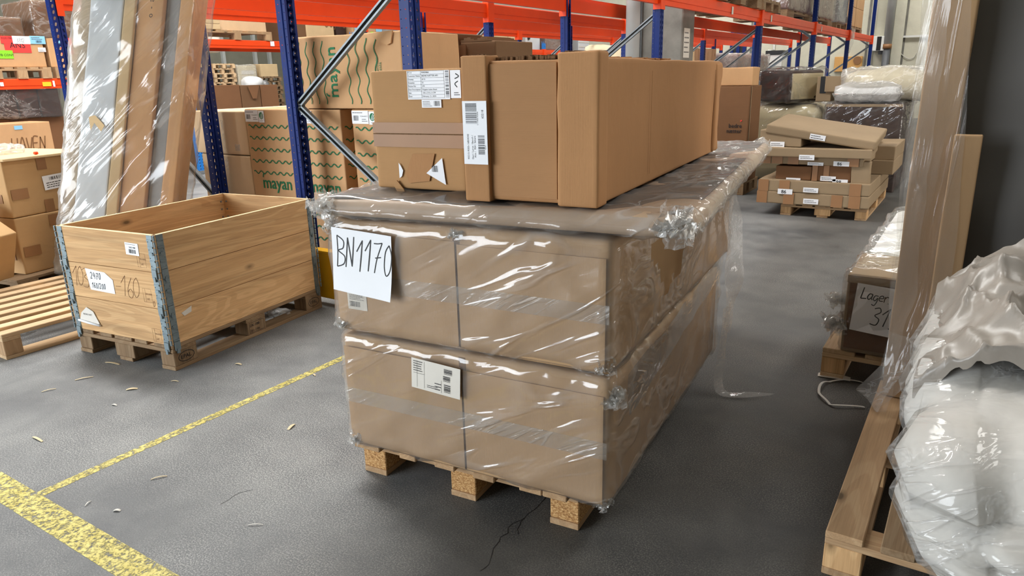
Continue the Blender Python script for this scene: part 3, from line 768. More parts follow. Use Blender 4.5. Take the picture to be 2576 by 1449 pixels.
# ------------------------------------------------------------------ crate of pallet collars
c1, c2, c3 = onZ(443, 934), onZ(196, 886), onZ(822, 775)
CYAW = math.atan2(c1.y - c2.y, c1.x - c2.x) - math.radians(1.6)
CW, CL, CH = .745, 1.125, .705
PH = .136
crate_pallet = pallet('pallet', 'old grey-brown EPAL pallet under the open wooden crate', c1, CYAW, CW, CL, 'old', 'old2', seed=5, H=PH)
# stamps on the pallet blocks
rf = Frame((0, 0, 0), (0, 1, 0), (0, 0, 1), (1, 0, 0))
for y in (.02, CL - .13):
    oval = [[(y + .055 + .048*math.cos(a*PI/10), .06 + .026*math.sin(a*PI/10)) for a in range(21)]]
    strokes(crate_pallet, rf, oval, .003, 'ink', 'stamp', .0015, False)
    text(crate_pallet, rf, 'EPAL', y + .02, .05, .03, 'ink', 'stamp', .0015)
text(crate_pallet, rf, 'DK-188-', CL/2 - .05, .066, .022, 'ink', 'stamp', .0015); text(crate_pallet, rf, '261-1-05', CL/2 - .05, .036, .02, 'ink', 'stamp', .0015)
strokes(crate_pallet, rf, [[(CL/2 - .055, .03), (CL/2 + .055, .03), (CL/2 + .055, .09), (CL/2 - .055, .09), (CL/2 - .055, .03)]], .002, 'ink', 'stamp', .0015, False)
hc = (CH - PH)/3
def hinge_mesh():
    mb = MB(); w = .05; t = .002
    for ax in (0, 1):
        def bx(a0, a1, d0, d1, z0, z1):
            if ax == 0: mb.box(-a1, -a0, -d1, -d0, z0, z1)
            else: mb.box(d0, d1, a0, a1, z0, z1)
        bx(.012, w, 0, t, -.004, hc - .002)
        for i in range(5):
            z = .018 + i*hc/5.4; bx(.014, w - .002, t, .0055, z, z + .008)
        bx(.02, .04, t, .007, hc*.46, hc*.54)
        bx(.014, w - .004, t, .008, -.03, .016)
        bx(.022, w - .014, .0, .012, -.045, -.02)
        for i in range(4):
            bx(.043, .047, t, .0045, .03 + i*hc/4.6, .034 + i*hc/4.6)
    for i in range(6):
        z = .004 + i*hc/6; mb.tube([(.003, -.003, z), (.003, -.003, z + hc/6*.82)], .0055, 8)
    return mb
hm = bpy.data.meshes.new('corner_hinge'); _h = hinge_mesh(); hm.from_pydata([tuple(v) for v in _h.V], [], _h.F); hm.materials.append(MT['zinc'])
coll = []
for i, wd in enumerate(('bottom', 'middle', 'top')):
    t = thing('pallet_collar', '%s pine collar of the crate, %s' % (wd, ('with a peeled curled label', 'with the 2470 label', 'with a small barcode sticker')[i]), 'pallet collar',
              (c1.x, c1.y, PH + i*hc), CYAW, 'stacked pine pallet collars')
    th = .02; g = .0012
    MB().box(-CW + .004, -.004, 0, th, g, hc - g, .0015).build('side_board', 'pine0', t)
    MB().box(-CW + .004, -.004, CL - th, CL, g, hc - g, .0015).build('side_board', 'pine0', t)
    MB().box(-th, 0, .004, CL - .004, g, hc - g, .0015).build('side_board', 'pine1', t)
    MB().box(-CW, -CW + th, .004, CL - .004, g, hc - g, .0015).build('side_board', 'pine1', t)
    if i == 2:
        e_ = .0004
        for bx in ((-CW + .004, -.004, 0, th), (-CW + .004, -.004, CL - th, CL), (-th, 0, .004, CL - .004), (-CW, -CW + th, .004, CL - .004)):
            MB().box(*bx, hc - g, hc - g + e_).build('sawn_edge', 'pine_end', t)
    for (x, y, a) in ((0, 0, 0), (0, CL, PI/2), (-CW, CL, PI), (-CW, 0, -PI/2)):
        h_ = link('corner_hinge', hm, None, t); h_.location = (x, y, 0); h_.rotation_euler = (0, 0, a)
    # bolts seen on the inside
    for x in (-CW + .045,):
        for z in (.04, .09, .14):
            MB().tube([(x, CL - th - .001, z), (x, CL - th - .005, z)], .006, 8).build('bolt', 'galv', t)
            MB().tube([(-CW + th + .001, CL - .045, z), (-CW + th + .005, CL - .045, z)], .006, 8).build('bolt', 'galv', t)
    coll.append(t)
cf = Frame((-CW, 0, 0), (1, 0, 0), (0, 0, 1), (0, -1, 0))
t = coll[2]; s_ = decal(t, cf.rot(-.03), .525, .095, .095, .062, 'paper', 'sticker', .0012)
g_ = cf.rot(-.03); barcode(s_, g_, .548, .104, .05, .02, 24, e=.0026); text(s_, g_, '24021488', .552, .13, .012, e=.0026); rows(s_, g_, .53, .146, .07, .006, 1, e=.0026)
def stamp(t, a, b, w=.06, h=.07):
    strokes(t, cf, [[(a, b), (a + w, b), (a + w, b + h), (a, b + h), (a, b)], [(a + .016, b), (a + .016, b + h)]], .0012, 'pencil', 'stamp', .0014, False)
    text(t, cf, 'DK-0000', a + .018, b + h*.55, .012, 'pencil', 'stamp', .0014); text(t, cf, 'HT', a + .024, b + h*.15, .014, 'pencil', 'stamp', .0014)
stamp(coll[2], .60, .02); stamp(coll[1], .60, .03); stamp(coll[0], .62, .01)
t = coll[1]
lb = decal(t, cf, 0, 0, 0, 0, 'paper', 'paper_label', .0012, poly=[(.18, .165), (.33, .155), (.385, .12), (.385, .045), (.195, .05)], label='white label handwritten 2470 and 160/200')
hand(lb, cf, '2470', .212, .112, .036, .0034, e=.0026, sp=1.15, xs=.85); hand(lb, cf, '160/200', .212, .062, .03, .003, e=.0026, sp=1.1, xs=.85)
hand(t, cf, '103-', .06, .06, .11, .0022, 'pencil', e=.0014, sp=.75); hand(t, cf, '-160', .39, .04, .11, .0022, 'pencil', e=.0014, sp=.85); hand(t, cf, '0', .66, .01, .03, .002, 'pencil', e=.0014)
t = coll[0]
decal(t, cf, 0, 0, 0, 0, 'paper_grey', 'peeled_label', .002, .003, poly=[(.055, .055), (.08, .1), (.13, .135), (.18, .115), (.215, .05), (.15, .042)], label='peeling white label with curled lower edge')
text(t, cf, 'BEDRE NÆT', .095, .09, .013, 'inkgrey', 'lettering', .0062)
MB().tube([(-CW + .05, -.008, .055), (-CW + .13, -.012, .05), (-CW + .22, -.007, .042)], .006, 8).build('label_curl', 'paper', t, True)
rf2 = Frame((0, 0, 0), (0, 1, 0), (0, 0, 1), (1, 0, 0))
decal(t, rf2, 0, 0, 0, 0, 'paper_grey', 'paper_scrap', .0012, poly=[(.085, .15), (.15, .17), (.145, .14), (.10, .13)])

# ------------------------------------------------------------------ pallet racks
RACK_T0, BAY, NB = 3.4, 3.8, 6
LINES = (2.9, 3.95, 5.0, 6.0, 7.0)
BZ0, BZ1 = 2.05, 2.205
def upright_mesh(H, slots=True, name='upright'):
    """roll-formed upright; slotted face looks to +x; width .1 along y, depth .08 along x; local origin at foot centre"""
    V, F = [], []
    def quad(*p):
        n = len(V); V.extend(Vector(q) for q in p); F.append(tuple(range(n, n + len(p))))
    def holed(o, du, dv, w, pitch, n, hw, hh, skew=0):
        """strip with a column of slots; o lower-left, du across, dv up (unit vectors)"""
        o, du, dv = Vector(o), Vector(du), Vector(dv)
        for i in range(n):
            z = i*pitch; c = (w/2, z + pitch/2)
            outer = [(0, z), (w/2, z), (w, z), (w, z + pitch/2), (w, z + pitch), (w/2, z + pitch), (0, z + pitch), (0, z + pitch/2)]
            inner = [(-hw*.9 - skew, -hh*.7), (-skew*.6, -hh), (hw*.9 - skew, -hh*.7), (hw, 0), (hw*.9 + skew, hh*.7), (skew*.6, hh), (-hw*.9 + skew, hh*.7), (-hw, 0)]
            k = len(V)
            V.extend(o + du*a + dv*b for a, b in outer); V.extend(o + du*(c[0] + a) + dv*(c[1] + b) for a, b in inner)
            F.extend((k + j, k + (j + 1) % 8, k + 8 + (j + 1) % 8, k + 8 + j) for j in range(8))
    n = int(H/.05)
    if slots:
        holed((.04, -.05, 0), (0, 1, 0), (0, 0, 1), .043, .05, n, .0085, .016, .003)
        holed((.04, .007, 0), (0, 1, 0), (0, 0, 1), .043, .05, n, .0085, .016, -.003)
        quad((.04, -.007, 0), (.032, -.004, 0), (.032, -.004, n*.05), (.04, -.007, n*.05))
        quad((.032, -.004, 0), (.032, .004, 0), (.032, .004, n*.05), (.032, -.004, n*.05))
        quad((.032, .004, 0), (.04, .007, 0), (.04, .007, n*.05), (.032, .004, n*.05))
        for y, d in ((-.05, 1), (.05, -1)):
            holed((-.01, y, 0), (1, 0, 0), (0, 0, 1), .05, .05, n, .0035, .0035)
            quad((-.01, y, 0), (-.016, y + d*.008, 0), (-.016, y + d*.008, H), (-.01, y, H))
            holed((-.04, y + d*.008, 0), (1, 0, 0), (0, 0, 1), .024, .05, n, .003, .003)
            quad((-.04, y + d*.008, 0), (-.04, y + d*.026, 0), (-.04, y + d*.026, H), (-.04, y + d*.008, H))
    else:
        mb = MB().box(-.04, .04, -.05, .05, 0, H); V, F = mb.V, mb.F
    me = bpy.data.meshes.new(name); me.from_pydata([tuple(v) for v in V], [], F); me.update()
    return me
UM = {}
for H in (2.3, 4.6):
    for c in ('blue', 'blue_light'):
        me = upright_mesh(H); me.materials.append(MT[c]); UM[(H, c)] = me
FOOT = bpy.data.meshes.new('base_plate'); _b = MB().box(-.06, .06, -.075, .075, 0, .006).box(-.05, .05, -.055, .055, .006, .05); FOOT.from_pydata([tuple(v) for v in _b.V], [], _b.F); FOOT.materials.append(MT['galv'])
def beam_mesh(L, h):
    """stepped box beam along y, from 0 to L; outer face to +x"""
    prof = [(-.025, 0), (.018, 0), (.018, h*.30), (.025, h*.34), (.025, h*.93), (.02, h), (-.005, h), (-.005, h*.8), (-.025, h*.8)]
    n = len(prof); V = [(x, y, z) for y in (0, L) for x, z in prof]
    F = [(i, (i + 1) % n, n + (i + 1) % n, n + i) for i in range(n)] + [tuple(range(n))[::-1], tuple(range(n, 2*n))]
    F = [f[::-1] for f in F]
    # end connectors
    mb = MB(); mb.V = [Vector(v) for v in V]; mb.F = F
    for y0, y1 in ((-.012, .006), (L - .006, L + .012)):
        mb.box(-.03, .048, y0, y1, -.05, h + .02)
    for y0, y1 in ((-.055, 0), (L, L + .055)):
        mb.box(.044, .05, y0, y1, -.05, h + .02)
    me = bpy.data.meshes.new('beam'); me.from_pydata([tuple(v) for v in mb.V], [], mb.F); me.materials.append(MT['orange']); me.update()
    return me
BM = beam_mesh(BAY - .11, BZ1 - BZ0)
def brace(parent, x0, z0, x1, z1, y):
    a, b = Vector((x0, y, z0)), Vector((x1, y, z1)); mb = MB()
    mb.bar(a, b, .006, .045, (0, 1, 0)); d = (b - a).normalized(); u = Vector((0, 1, 0)).cross(d)
    # open C section
    mb = MB(); 
    mb.bar(a + Vector((0, .012, 0)), b + Vector((0, .012, 0)), .042, .003, (0, 1, 0))
    for s in (-1, 1):
        mb.bar(a + u*(s*.021) - Vector((0, .002, 0)), b + u*(s*.021) - Vector((0, .002, 0)), .003, .028, (0, 1, 0))
        mb.bar(a + u*(s*.016) - Vector((0, .0155, 0)), b + u*(s*.016) - Vector((0, .0155, 0)), .012, .003, (0, 1, 0))
    return mb.build('brace', 'galv', parent)
def rack(name, label, lines, t0, bay, nb, color, tall=(), low=None, bz=(BZ0, BZ1), beam=None, first_beam=0, braces=True):
    t = thing(name, label, 'pallet rack', (-lines[0], t0, 0))
    for li, ln in enumerate(lines):
        x = -(ln - lines[0]); flip = PI if li % 2 else 0
        for k in range(nb):
            me = UM[(4.6 if k in tall else 2.3, color)]
            u = link('upright', me, None, t); u.location = (x, k*bay, .005); u.rotation_euler = (0, 0, flip)
            fp = link('base_plate', FOOT, None, u)
        for k in range(first_beam, nb - 1):
            z = bz[0]
            if low and k in low: z = low[k]
            b = link('beam', beam or BM, None, t)
            b.location = (x, k*bay + .055, z)
            if flip: b.rotation_euler = (0, 0, PI); b.location = (x, (k + 1)*bay - .055, z)
    for li in range(len(lines) - 1):
        xo, w = -(lines[li] - lines[0]), lines[li + 1] - lines[li]
        for k in range(nb):
            for (xa, za, xb, zb) in ((-.03, .53, -w + .03, 1.24), (-w + .03, 1.24, -.03, 1.95)) + (((-.03, 1.95, -w + .03, 2.66), (-w + .03, 2.66, -.03, 3.37), (-.03, 3.37, -w + .03, 4.1)) if k in tall else ()):
                brace(t, xo + xa, za, xo + xb, zb, k*bay)
    return t
rk1 = rack('pallet_rack', 'nearest dark blue and orange pallet rack, alongside the aisle', LINES[:2], RACK_T0, BAY, NB, 'blue', tall=(3, 4, 5))
rk2 = rack('pallet_rack', 'deep dark blue and orange rack with three upright lines behind the nearest rack', LINES[2:], RACK_T0 + .05, BAY, NB, 'blue')
# labels on the aisle side beams
for k in (1, 2, 3, 4):
    fr = Frame((.03, 0, 0), (0, 1, 0), (0, 0, 1), (1, 0, 0))
    decal(rk1, fr, k*BAY + (.5 if k > 1 else 2.35), BZ0 + .03, .07, .09, 'paper_grey', 'beam_label', .001)
FARX, FT0, FBAY = 10.6, 7.03 - 3.67, 3.67
FBM = beam_mesh(FBAY - .11, .13)
rk4 = rack('pallet_rack', 'light blue and orange pallet rack across the far aisle', (FARX, FARX + 1.1), FT0, FBAY, 6, 'blue_light', low={0: 1.39}, bz=(1.955, 2.085), beam=FBM, braces=True)
fr = Frame((.03, 0, 0), (0, 1, 0), (0, 0, 1), (1, 0, 0))
for (l, t_, r, b), mt, z0 in (((0, 207, 9, 217), 'paper', 1), ((107, 206, 129, 217), 'yellow_tag', 1), ((133, 203, 138, 218), 'paper', 1), ((680, 104, 690, 116), 'paper', 1), ((1276, 129, 1284, 135), 'yellow_tag', 1), ((1284, 128, 1296, 137), 'paper', 1)):
    y0, y1, za, zb = rX(-FARX + .03, l, t_, r, b)
    decal(rk4, fr, y0 - FT0, za, y1 - y0, zb - za, mt, 'beam_label', .001)

# ------------------------------------------------------------------ cartons with green waves in the near rack
def waves(o, which, ys, a0, a1, amp=.012, per=.085, width=.008, vertical=False, fade=0):
    fr = FF(o, which); polys = []
    for y in ys:
        n = int((a1 - a0)/per*8); pts = [(a0 + (a1 - a0)*i/n, y + amp*math.sin(2*PI*(a1 - a0)*i/n/per + .6)) for i in range(n + 1)]
        polys.append([(b, a) for a, b in pts] if vertical else pts)
    return [strokes(o, fr, [p], width, 'green', 'green_wave', .0045, False) for p in polys]
def mayan_text(o, fr, a, b, size):
    text(o, fr, 'mayan', a, b, size, 'green', 'lettering', .0047, .0012*size/.1)
    strokes(o, fr, [[(a + size*.1, b + size*.62), (a + size*.14, b + size*.78), (a + size*.24, b + size*.86)]], size*.08, 'green', 'leaf_mark', .0047)
def swan_label(o, fr, a, b):
    lb = decal(o, fr, a, b, .15, .085, 'paper', 'shipping_label', .0048); rows(lb, fr, a + .008, b + .066, .09, .012, 1, 'ink', e=.006)
    barcode(lb, fr, a + .012, b + .02, .05, .034, 18, e=.006); text(lb, fr, '9120AA00272', a + .075, b + .045, .012, 'ink', e=.006); rows(lb, fr, a + .09, b + .012, .05, .024, 2, e=.006)
    l2 = decal(o, fr, a + .155, b - .004, .062, .085, 'paper', 'round_logo_label', .0048)
    c = (a + .186, b + .045); pts = [(c[0] + .024*math.cos(t*PI/8), c[1] + .026*math.sin(t*PI/8)) for t in range(16)]
    decal(l2, fr, 0, 0, 0, 0, 'green', 'round_mark', .0056, .0005, poly=pts)
    strokes(l2, fr, [[(c[0] - .012, c[1] - .02), (c[0] - .004, c[1] + .0), (c[0] + .008, c[1] + .02)], [(c[0] - .002, c[1] - .022), (c[0] + .006, c[1] - .002), (c[0] + .018, c[1] + .016)], [(c[0] + .008, c[1] - .02), (c[0] + .014, c[1] - .008), (c[0] + .022, c[1] + .004)]], .0035, 'paper', 'round_mark', .0064)
    rows(l2, fr, a + .17, b + .004, .03, .008, 1, e=.006)
MY = 3.56; MZ = .16
mp = pallet('pallet', 'wooden pallet under the green wave cartons in the rack bay', (-3.05, MY - .02, 0), 0, 1.66, 1.1, 'old', 'old2', seed=21, H=MZ - .004)
mb_ = []
for i, (xa, xb) in enumerate(((-4.715, -4.215), (-4.205, -3.705), (-3.595, -3.1))):
    o = carton_abs('mayan_carton', ('green wave mayan carton beside the plain taped cartons, leftmost of the upright three', 'green wave mayan carton right behind the blue upright, middle of three',
        'green wave mayan carton partly hidden behind the latex carton, rightmost of three')[i], xa, xb, MY, MY + .62, MZ, 1.208, mat='mayan', group='upright mayan cartons', seed=60 + i)
    f_ = FF(o, 'front'); hh = 1.208 - MZ
    waves(o, 'front', [hh - .125 - .086*k for k in range(5)], .03, .47, .0105, .072); waves(o, 'front', [.38 - .086*k for k in range(4)], .03, .47, .0105, .072)
    waves(o, 'right', [hh - .125 - .086*k for k in range(5)], .03, .5, .0105, .072)
    mayan_text(o, f_, .115, .462, .13); swan_label(o, f_, .005, hh - .092)
    text(o, f_, 'va kartongen', .2, .02, .03, 'green', 'lettering', .0047)
    mb_.append(o)
up = carton_abs('mayan_carton', 'green wave mayan carton lying sideways on top of the upright ones', -4.12, -3.12, MY, MY + .6, 1.214, 1.685, mat='mayan', amp=.008, seed=71)
fu = FF(up, 'front'); waves(up, 'front', [.07 + .076*k for k in range(4)] + [.535 + .083*k for k in range(4)], .03, .44, .012, .13, .007, True)
vt = Frame(fu.p(0, 0), (0, 0, 1), (-1, 0, 0), (0, -1, 0)); mayan_text(up, vt, .07, -.42, .13)
for i, tx in enumerate(('illamme on mennein', 'at tulevaisuudesta', 'vi syödy', '')):
    if tx: text(up, vt, tx, .06, -(.80 + i*.026), .032, 'green', 'lettering', .0047)
decal(up, fu, 0, 0, 0, 0, 'mayan', 'dented_corner', .004, .012, poly=[(.74, .465), (.95, .475), (.93, .40), (.9, .39), (.82, .42)])
pl = []
for i, (za, zb) in enumerate(((MZ, .856), (.862, 1.192))):
    o = carton_abs('plain_carton', ('plain pale carton under another one, left of the mayan cartons', 'plain pale carton with taped lid, stacked on another left of the mayan cartons')[i],
                   -5.33 - .05*i, -4.722, MY - .0 , MY + 1.0, za, zb, mat='plain', seed=80 + i)
    pl.append(o)
f_ = FF(pl[1], 'front'); decal(pl[1], f_, .36, .02, .03, .24, 'tape_clear', 'tape', .005); decal(pl[1], f_, .24, .0, .07, .05, 'tape_clear', 'tape', .005); decal(pl[1], f_, .5, .03, .06, .05, 'tape_clear', 'tape', .005)
decal(pl[1], FF(pl[1], 'top'), .3, .02, .05, .9, 'tape_clear', 'tape', .005); decal(pl[0], FF(pl[0], 'front'), .3, .58, .04, .1, 'tape_clear', 'tape', .005)
pp = pallet('pallet', 'wooden pallet under the plain pale taped cartons', (-4.722, MY + .0, 0), 0, .68, 1.05, 'old', 'old2', seed=22, H=MZ - .004)
# brown cartons standing deeper in the same bay
def brownbox(label, Y, l, t, r, d, z0=0, mat='brown', **kw):
    x0, x1, _, zt = rY(Y, l, t, r, t + 60)
    return carton_abs('brown_carton', label, x0, x1, Y, Y + d, z0, onY((l + r)/2, t, Y).z, mat=mat, **kw)
bx1 = brownbox('tall flat brown carton behind the nearest blue upright', 4.3, 1040, 86, 1124, .45, mat='kraft_dark', seed=90)
bx2 = brownbox('dark brown carton wedged between two taller brown cartons', 4.55, 1125, 92, 1160, .4, mat='kraft_dark', seed=91)
bx3 = brownbox('brown carton with a crumpled open top edge near the rack beam', 4.42, 1160, 104, 1248, .5, mat='kraft_dark', seed=92)
mbk = MB(); x0_ = bx3['sx']/2
for i in range(9): mbk.box(-x0_ + i*.03, -x0_ + i*.03 + .03, -.25, .1, bx3['sz'], bx3['sz'] + .012 + .02*math.sin(i*.7 + .4)**2)
mbk.build('open_flap', 'kraft_dark', bx3)
MB().box(-x0_ - .03, -x0_ + .05, -.262, -.25, bx3['sz'] - .5, bx3['sz'] - .02).build('open_flap', 'brown', bx3)
# yellow guard at the rack end
t = thing('rack_end_guard', 'yellow steel guard rail at the end of the nearest rack', 'guard', (-3.95, 3.03, 0))
MB().box(-.02, 1.12, 0, .05, .05, .36, .006).build('rail_plate', 'yellow', t)
MB().box(-.02, 1.12, -.006, .06, .352, .366, .002).build('rail_lip', 'yellow', t)
for x in (.0, 1.0): MB().box(x, x + .1, .01, .1, 0, .3, .004).build('post', 'yellow', t)

# ------------------------------------------------------------------ left: slatted pallet, cartons, leaning bundle
t = thing('slatted_pallet', 'light slatted floor pallet left of the open crate', 'pallet', (-5.27, 1.50, 0))
for i in range(8):
    a = .0 + i*.137
    MB().box(a, a + .072, 0, 1.25, .122, .144, .003).build('slat', 'new1', t)
for y in (0, .56, 1.11):
    MB().box(0, 1.03, y, y + .09, .1, .122, .002).build('stringer_board', 'new0', t)
    for x in (0, .46, .93): MB().box(x, x + .1, y, y + .09, .02, .1, .003).build('block', 'pal2', t)
for x in (0, .46, .93): MB().box(x, x + .1, 0, 1.25, 0, .02, .002).build('bottom_runner', 'new1', t)
cp = pallet('pallet', 'dark old pallet under the two stacked cartons by the left edge', (-5.40, 2.08, 0), math.radians(10), .95, .9, 'old', 'old2', seed=31)
def left_carton(label, z0, z1, rz, seed, dx=0):
    c, s = math.cos(rz), math.sin(rz); sx, sy = .72, .66
    return carton('left_carton', label, sx, sy, z1 - z0, (-5.5 + dx - sx/2*c - sy/2*s, 2.18 - sx/2*s + sy/2*c, z0), rz, 'left', 'two stacked cartons by the left edge', seed=seed)
lc1 = left_carton('tan carton under another one at the left edge behind the slatted pallet', .146, .542, math.radians(10), 101)
lc2 = left_carton('tan carton with a white barcode label, upper of two at the left edge', .545, .928, math.radians(12), 102)
fr = FF(lc2, 'right'); lb = decal(lc2, fr.rot(.05), .27, .14, .2, .1, 'paper', 'shipping_label', .005)
g_ = fr.rot(.05); barcode(lb, g_, .32, .205, .12, .022, 26, e=.0062); rows(lb, g_, .29, .15, .15, .045, 3, 'ink', e=.0062)
for o in (lc1, lc2):
    decal(o, FF(o, 'right'), .02, .12, .12, .07, 'tape', 'tape', .0042); decal(o, FF(o, 'front'), .52, .1, .14, .06, 'tape', 'tape', .0042)
    decal(o, FF(o, 'right'), .24, .0, .07, .09, 'tape', 'tape', .0042); decal(o, FF(o, 'right'), .24, .3, .07, .08, 'tape', 'tape', .0042)
MB().box(-.36, .40, -.34, .33, .0, .018, .003).build('lid_board', 'pale', lc2).location = (0, 0, lc2['sz'] + .002)
# leaning carton in front of them
lean = carton('leaning_carton', 'tan carton tilted against the stack at the left picture edge', .5, .34, .36, (-5.60, 1.86, .27), .2, 'left', None, tilt=(.06, .46), seed=105)
# crumpled white sheet bag on the stack
V, F = gridbox(.36, .34, .05, .03, .022, crinkle(.025, 5, 3)); bag = mk('film_bag', V, F, 'film_hazy', None, True); bag.location = (-6.02, 2.3, .952); bag.rotation_euler = (0, 0, .3)
tag(bag, 'crumpled clear plastic bag lying on the upper left carton', 'plastic bag')
V, F = gridbox(.03, .02, .02, .01, .006, wob(.006, 30, 2)); pc = mk('orange_cap', V, F, 'orange', None, True); pc.location = (-5.56, 2.43, .951)
tag(pc, 'tiny orange plastic cap on the upper left carton', 'cap')

# tall bundle of flat cartons wrapped in film, leaning towards the rack
bd = thing('wrapped_bundle', 'tall bundle of flat boxes in clear film leaning against the racks', 'bundle', (0, 0, .146), TH)
bd.location = _rot(Vector((-3.19, 4.84, 0))) + Vector((0, 0, .146))
def shear(V, kx=.225, ky=.09): return [Vector((v.x + kx*v.z, v.y + ky*v.z, v.z)) for v in V]
BW = .76
for i, (a, b, y, d, mt) in enumerate(((0.0, .13, .05, .30, 'side'), (.12, .41, .0, .06, 'white_panel'), (.41, .515, .0, .20, 'pale'), (.515, .745, .02, .24, 'mayan'), (.745, .875, .06, .2, 'grey_panel'), (.875, 1.0, .03, .22, 'mayan'))):
    V, F = gridbox((b - a)*BW - .004, d, 2.35, .12, .006, wob(.004, 3, i + 3))
    V = shear([v + Vector(((a + b)/2*BW, y + d/2, 0)) for v in V])
    mk('flat_box', V, F, mt, bd, True)
V, F = gridbox(BW + .03, .36, 2.38, .045, .03, crinkle(.016, 2.2, 31)); V = shear([v + Vector((BW/2, .165, 0)) for v in V]); mk('plastic_wrap', V, F, 'film_bundle', bd, True)
V, F = gridbox(.13, .3, 2.3, .05, .03, crinkle(.02, 3, 37)); V = shear([v + Vector((.03, .16, 0)) for v in V]); mk('plastic_wrap', V, F, 'film_hazy', bd, True)
bfr = Frame((.0, 0, 0), (1, 0, 0), Vector((.225, .09, 1)).normalized(), (0, -1, 0))
decal(bd, bfr, .13, 1.85, .17, .09, 'grey_panel', 'grey_foil', .03, .002)
decal(bd, bfr, 0, 0, 0, 0, 'pale', 'torn_label', .03, .002, poly=[(.16, 1.09), (.2, 1.10), (.27, 1.03), (.25, .99), (.2, 1.05), (.18, 1.0)])
text(bd, Frame(bfr.p(.0, 0), bfr.u, -bfr.r, bfr.n), 'o  -  a  o', 1.72, -.52, .05, 'ink', 'lettering', .026)

# ------------------------------------------------------------------ goods in the light blue rack (far left)
FX = -FARX
def farbox(name, label, l, t, r, b, d=.8, mat='mayan', cat='carton', X=None, z0=None, z1=None, **kw):
    X = X if X is not None else FX - .07
    y0, y1, za, zb = rX(X, l, t, r, b)
    o = carton_abs(name, label, X - d, X, y0, y1, za if z0 is None else z0, zb if z1 is None else z1, mat=mat, cat=cat, **kw); return o
def farpallet(label, y0, y1, z0, X=FX + .04, group=None, d=1.0, nb=3):
    """small pallet seen end on from the aisle: deck boards, blocks and runners"""
    t = thing('pallet', label, 'pallet', (X, y0, z0), 0, group); L = y1 - y0
    for i in range(5): MB().box(-d, 0, L*(i*.215), L*(i*.215 + .14), .122, .144).build('deck_board', 'pal0', t)
    MB().box(-.12, 0, 0, L, .1, .122).build('stringer_board', 'pal1', t); MB().box(-d, -d + .12, 0, L, .1, .122).build('stringer_board', 'pal1', t)
    for y in (0, L/2 - .06, L - .12):
        MB().box(-.1, 0, y, y + .12, .02, .1).build('block', 'pal2', t); MB().box(-d, -d + .1, y, y + .12, .02, .1).build('block', 'pal2', t)
        MB().box(-d, 0, y, y + .12, 0, .02).build('bottom_runner', 'pal0', t)
    return t
LZ = 1.39 + .13
ya, yb = onX(-25, 180, FX).y, onX(126, 180, FX).y
farpallet('pallet on the low orange beam under the red tagged carton', ya, yb, LZ)
yc, yd = onX(137, 180, FX).y, onX(320, 180, FX).y
farpallet('pallet on the low orange beam right of the leftmost blue upright', yc, yd, LZ)
fb1 = carton_abs('tagged_carton', 'brown carton with red, blue and lime tags on the low far shelf', FX - .9, FX - .05, ya, yb, LZ + .145, onX(60, 92, FX).z, mat='mayan', seed=120)
fb2 = carton_abs('tagged_carton', 'brown carton with a red tag just right of the leftmost blue upright', FX - .9, FX - .05, yc, yd, LZ + .145, onX(160, 96, FX).z, mat='mayan', seed=121)
def fartag(o, l, t, r, b, mt, name='tag', e=.004, **kw):
    y0, y1, za, zb = rX(FX + .03, l, t, r, b); fr = FF(o, 'right'); yo, zo = o.location.y - o['sy']/2, o.location.z
    return decal(o, fr, y0 - yo, za - zo, y1 - y0, zb - zo - (za - zo), mt, name, e, .002, **kw), fr.sub(y0 - yo, za - zo), y1 - y0, zb - za
q, f_, w_, h_ = fartag(fb1, 8, 90, 60, 109, 'red_tag', label='red card tag'); text(q, f_, 'KO017835', w_*.05, h_*.6, h_*.35, e=.0075)
q, f_, w_, h_ = fartag(fb1, 18, 100, 84, 132, 'red_tag', e=.0035, label='red card tag printed ANS'); text(q, f_, 'ANS', w_*.2, h_*.38, h_*.62, e=.0066)
q, f_, w_, h_ = fartag(fb1, 38, 90, 82, 110, 'paper', e=.008); hand(q, f_, '3312', w_*.2, h_*.2, h_*.5, h_*.03, 'inkgrey', e=.0125)
q, f_, w_, h_ = fartag(fb1, 82, 90, 120, 110, 'blue_tag', e=.008); barcode(q, f_, w_*.35, h_*.15, w_*.4, h_*.3, 18, e=.0125); rows(q, f_, w_*.1, h_*.5, w_*.7, h_*.4, 2, e=.0125)
q, f_, w_, h_ = fartag(fb1, 0, 126, 40, 147, 'green_tag', label='lime card printed VB CONT'); text(q, f_, 'VB CONT', w_*.08, h_*.3, h_*.4, e=.0075)
q, f_, w_, h_ = fartag(fb1, 103, 119, 122, 130, 'paper'); rows(q, f_, w_*.1, h_*.1, w_*.7, h_*.5, 2, e=.0075)
q, f_, w_, h_ = fartag(fb2, 150, 97, 163, 118, 'blue_tag'); barcode(q, f_, w_*.2, h_*.2, w_*.5, h_*.3, 10, e=.0075)
q, f_, w_, h_ = fartag(fb2, 160, 95, 190, 136, 'red_tag'); text(q, f_, 'ANS', w_*.6, h_*.3, h_*.4, e=.0075)
z_ = onX(60, 92, FX).z
o = carton_abs('wrapped_carton', 'dull brown carton in film on top of the red tagged carton', FX - .88, FX - .07, ya, yb - .2, z_ + .003, onX(50, 45, FX).z, mat='brown', seed=122); wrap(o, mat='film', gap=.01, step=.12, amp=.02, freq=2)
o = carton_abs('wrapped_carton', 'brown carton in shiny film right of the leftmost blue upright, upper shelf', FX - .88, FX - .07, yc - .1, yd, onX(160, 96, FX).z + .003, onX(160, 5, FX).z, mat='brown', seed=123); wrap(o, mat='film', gap=.01, step=.1, amp=.03, freq=2.4)
